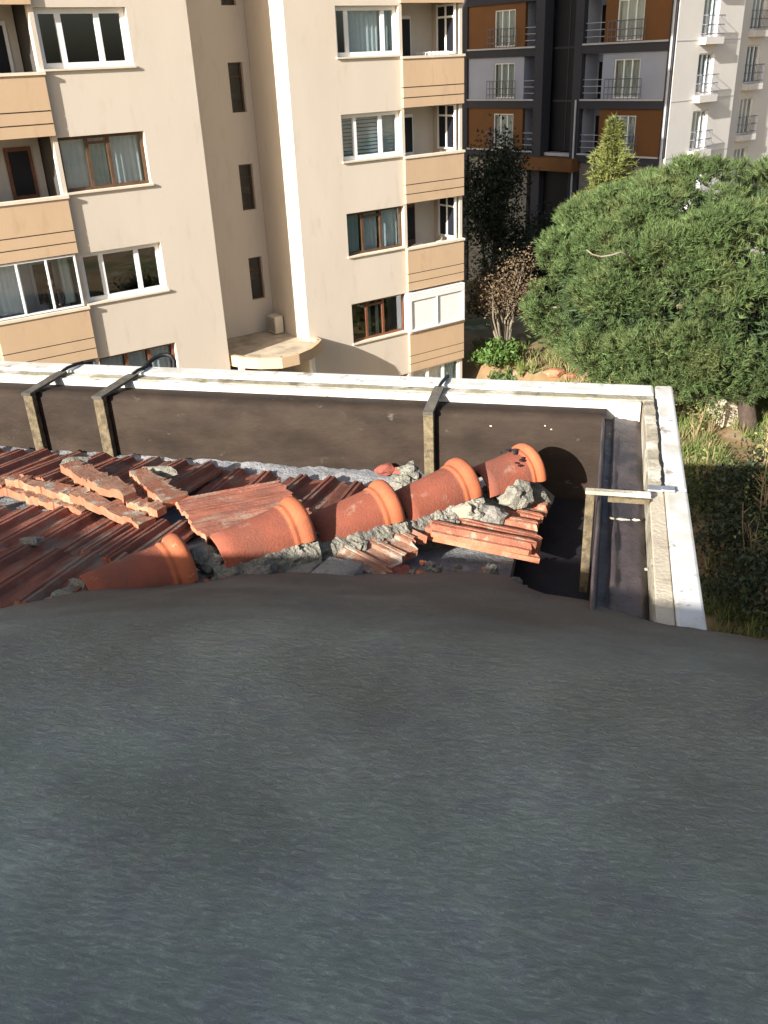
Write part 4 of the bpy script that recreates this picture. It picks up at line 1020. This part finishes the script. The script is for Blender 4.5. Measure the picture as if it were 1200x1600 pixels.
sl = MB().prism([(-.62, 3.02), (-.50, 2.97), (-.36, 2.99), (-.35, 3.04), (-.42, 3.075), (-.40, 3.10), (-.55, 3.125), (-.61, 3.09)], -.018, .018).build('mortar_slab', M['bedding'], None, bevel=.006)
sl.matrix_world = NRM @ Matrix.Translation((0, 0, -1.80)) @ Matrix.Rotation(-.05, 4, 'X'); tag(sl, 'flat whitish grey mortar slab below the right slope tiles', 'mortar slab')
def crumbs(n, m, name, lab, seed, size):
    rr = random.Random(seed); mb = MB()
    base = [(-1.70, 2.42), (-1.48, 2.50), (-1.32, 2.60), (-1.22, 2.74), (-1.04, 2.81), (-.85, 2.85), (-.66, 2.90), (-.47, 2.97), (-.30, 2.97), (-.22, 2.85)]
    for q in range(n):
        k = rr.random()*(len(base)-1); i = int(k); f = k-i
        x = base[i][0]*(1-f)+base[i+1][0]*f; y = base[i][1]*(1-f)+base[i+1][1]*f
        x += rr.gauss(0, .03); y += abs(rr.gauss(0, .06))-.03
        z = max(fz(y) if x < -1.3 else rz_(x), -1.9)
        s_ = rr.uniform(*size); mb.lump((x, y, z+s_*.3+.02), s_, (1.3, 1, .7), rr.randrange(99), 1, .4, rr.random()*3)
    o = mb.build(name, M[m], None); o.matrix_world = NRM; tag(o, lab, 'rubble', kind='stuff')
crumbs(220, 'mortar', 'mortar_crumbs', 'small grey mortar crumbs scattered along the edge of the felt', 3, (.006, .022))
crumbs(120, 'clay_new', 'clay_crumbs', 'small salmon clay chips scattered along the edge of the felt', 4, (.005, .018))
# cracked concrete slabs next to the second ridge tile
for (poly, z, lab) in (([(-1.24, 2.66), (-1.05, 2.62), (-.99, 2.84), (-1.10, 2.86), (-1.19, 2.80)], -1.80, 'left cracked grey concrete piece below the second ridge tile'),
                       ([(-1.04, 2.62), (-.86, 2.62), (-.83, 2.84), (-.975, 2.87)], -1.795, 'right cracked grey concrete piece below the second ridge tile')):
    q = MB().prism(poly, z, z+.085).build('concrete_piece', M['concrete'], None, bevel=.008); q.matrix_world = NRM; tag(q, lab, 'concrete piece', 'cracked concrete below the second ridge tile')

# ---- unseen wall added behind the camera to shade the sheet and the garden
uw = MB(); uw.box(-7, 3.2, -.85, -.6, -2.0, -.14); uw.box(-16, -7, -.85, -.6, -2.0, .66); uw.build('added_shade_wall', M['beige'], NR)

# ---- grey felt sheet thrown over the near part of the roof
def felt():
    ed = [(-2.9, 2.00, -1.55), (-1.844, 2.071, -1.55), (-1.741, 2.195, -1.58), (-1.677, 2.363, -1.62), (-1.482, 2.459, -1.65), (-1.324, 2.572, -1.68), (-1.223, 2.722, -1.72), (-1.041, 2.787, -1.74),
          (-.846, 2.818, -1.75), (-.656, 2.867, -1.76), (-.47, 2.94, -1.77), (-.30, 2.93, -1.77), (-.22, 2.82, -1.735), (-.138, 2.72, -1.70), (.005, 2.62, -1.65), (.134, 2.433, -1.57), (.227, 2.291, -1.50), (.348, 2.264, -1.49), (.502, 2.215, -1.47), (1.1, 2.2, -1.47)]
    ex = [e[0] for e in ed]
    nx, ny = 340, 200; vs = []
    crest = -1.20
    rs = np.linspace(-2.9, 1.1, nx+1)
    AE = np.interp(rs, ex, [e[1] for e in ed]); ZE = np.interp(rs, ex, [e[2] for e in ed])
    AC = AE-(crest-ZE)/.475
    kk = np.exp(-.5*(np.arange(-60, 61)/24.0)**2); kk /= kk.sum()
    AC = np.convolve(np.pad(AC, 60, mode='edge'), kk, mode='valid')
    SL = np.maximum(.462, (crest-ZE)/(AE-AC))
    for i in range(nx+1):
        r = float(rs[i]); ae = float(AE[i]); ac = float(AC[i]); sl = float(SL[i])
        ae += .012*mnoise.noise(Vector((r*9, 0, 3)))+.010*mnoise.noise(Vector((r*31, 0, 7)))+.008*mnoise.noise(Vector((r*90, 0, 7)))
        for j in range(ny+1):
            f = (j/ny)**.8
            a = -.58+(ae+.58)*f
            if a > ac+.12: z = crest-(a-ac)*sl
            elif a > ac-.12: t = (a-ac+.12)/.24; z = crest-sl*.12*t*t
            else: z = crest
            w = Vector((r*3.2, a*6.0, 0)); w2 = Vector((r*9+a*3, a*17-r*3, 2))
            z += .004*mnoise.noise(w)+.0012*abs(mnoise.noise(w2))+.0010*abs(mnoise.noise(w2*2.3))
            vs.append((r, a, z))
    fs = [(i*(ny+1)+j, (i+1)*(ny+1)+j, (i+1)*(ny+1)+j+1, i*(ny+1)+j+1) for i in range(nx) for j in range(ny)]
    # hanging hem
    o = len(vs)
    loop = [i*(ny+1)+ny for i in range(nx+1)]
    for k in loop:
        x, y, z = vs[k]; vs.append((x, y-.02, max(z-.30, -1.96) if x < .03 else z-.012))
    fs += [(loop[i], loop[i+1], o+i+1, o+i) for i in range(nx)]
    o2 = len(vs); side = [nx*(ny+1)+j for j in range(ny+1)]
    for k in side: x, y, z = vs[k]; vs.append((x+.01, y, z-.18))
    fs += [(side[j+1], side[j], o2+j, o2+j+1) for j in range(ny)]
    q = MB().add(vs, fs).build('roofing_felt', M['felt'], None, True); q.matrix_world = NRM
    tag(q, 'wide dark grey crinkled felt sheet covering the whole near part of the roof', 'roofing felt')
felt()
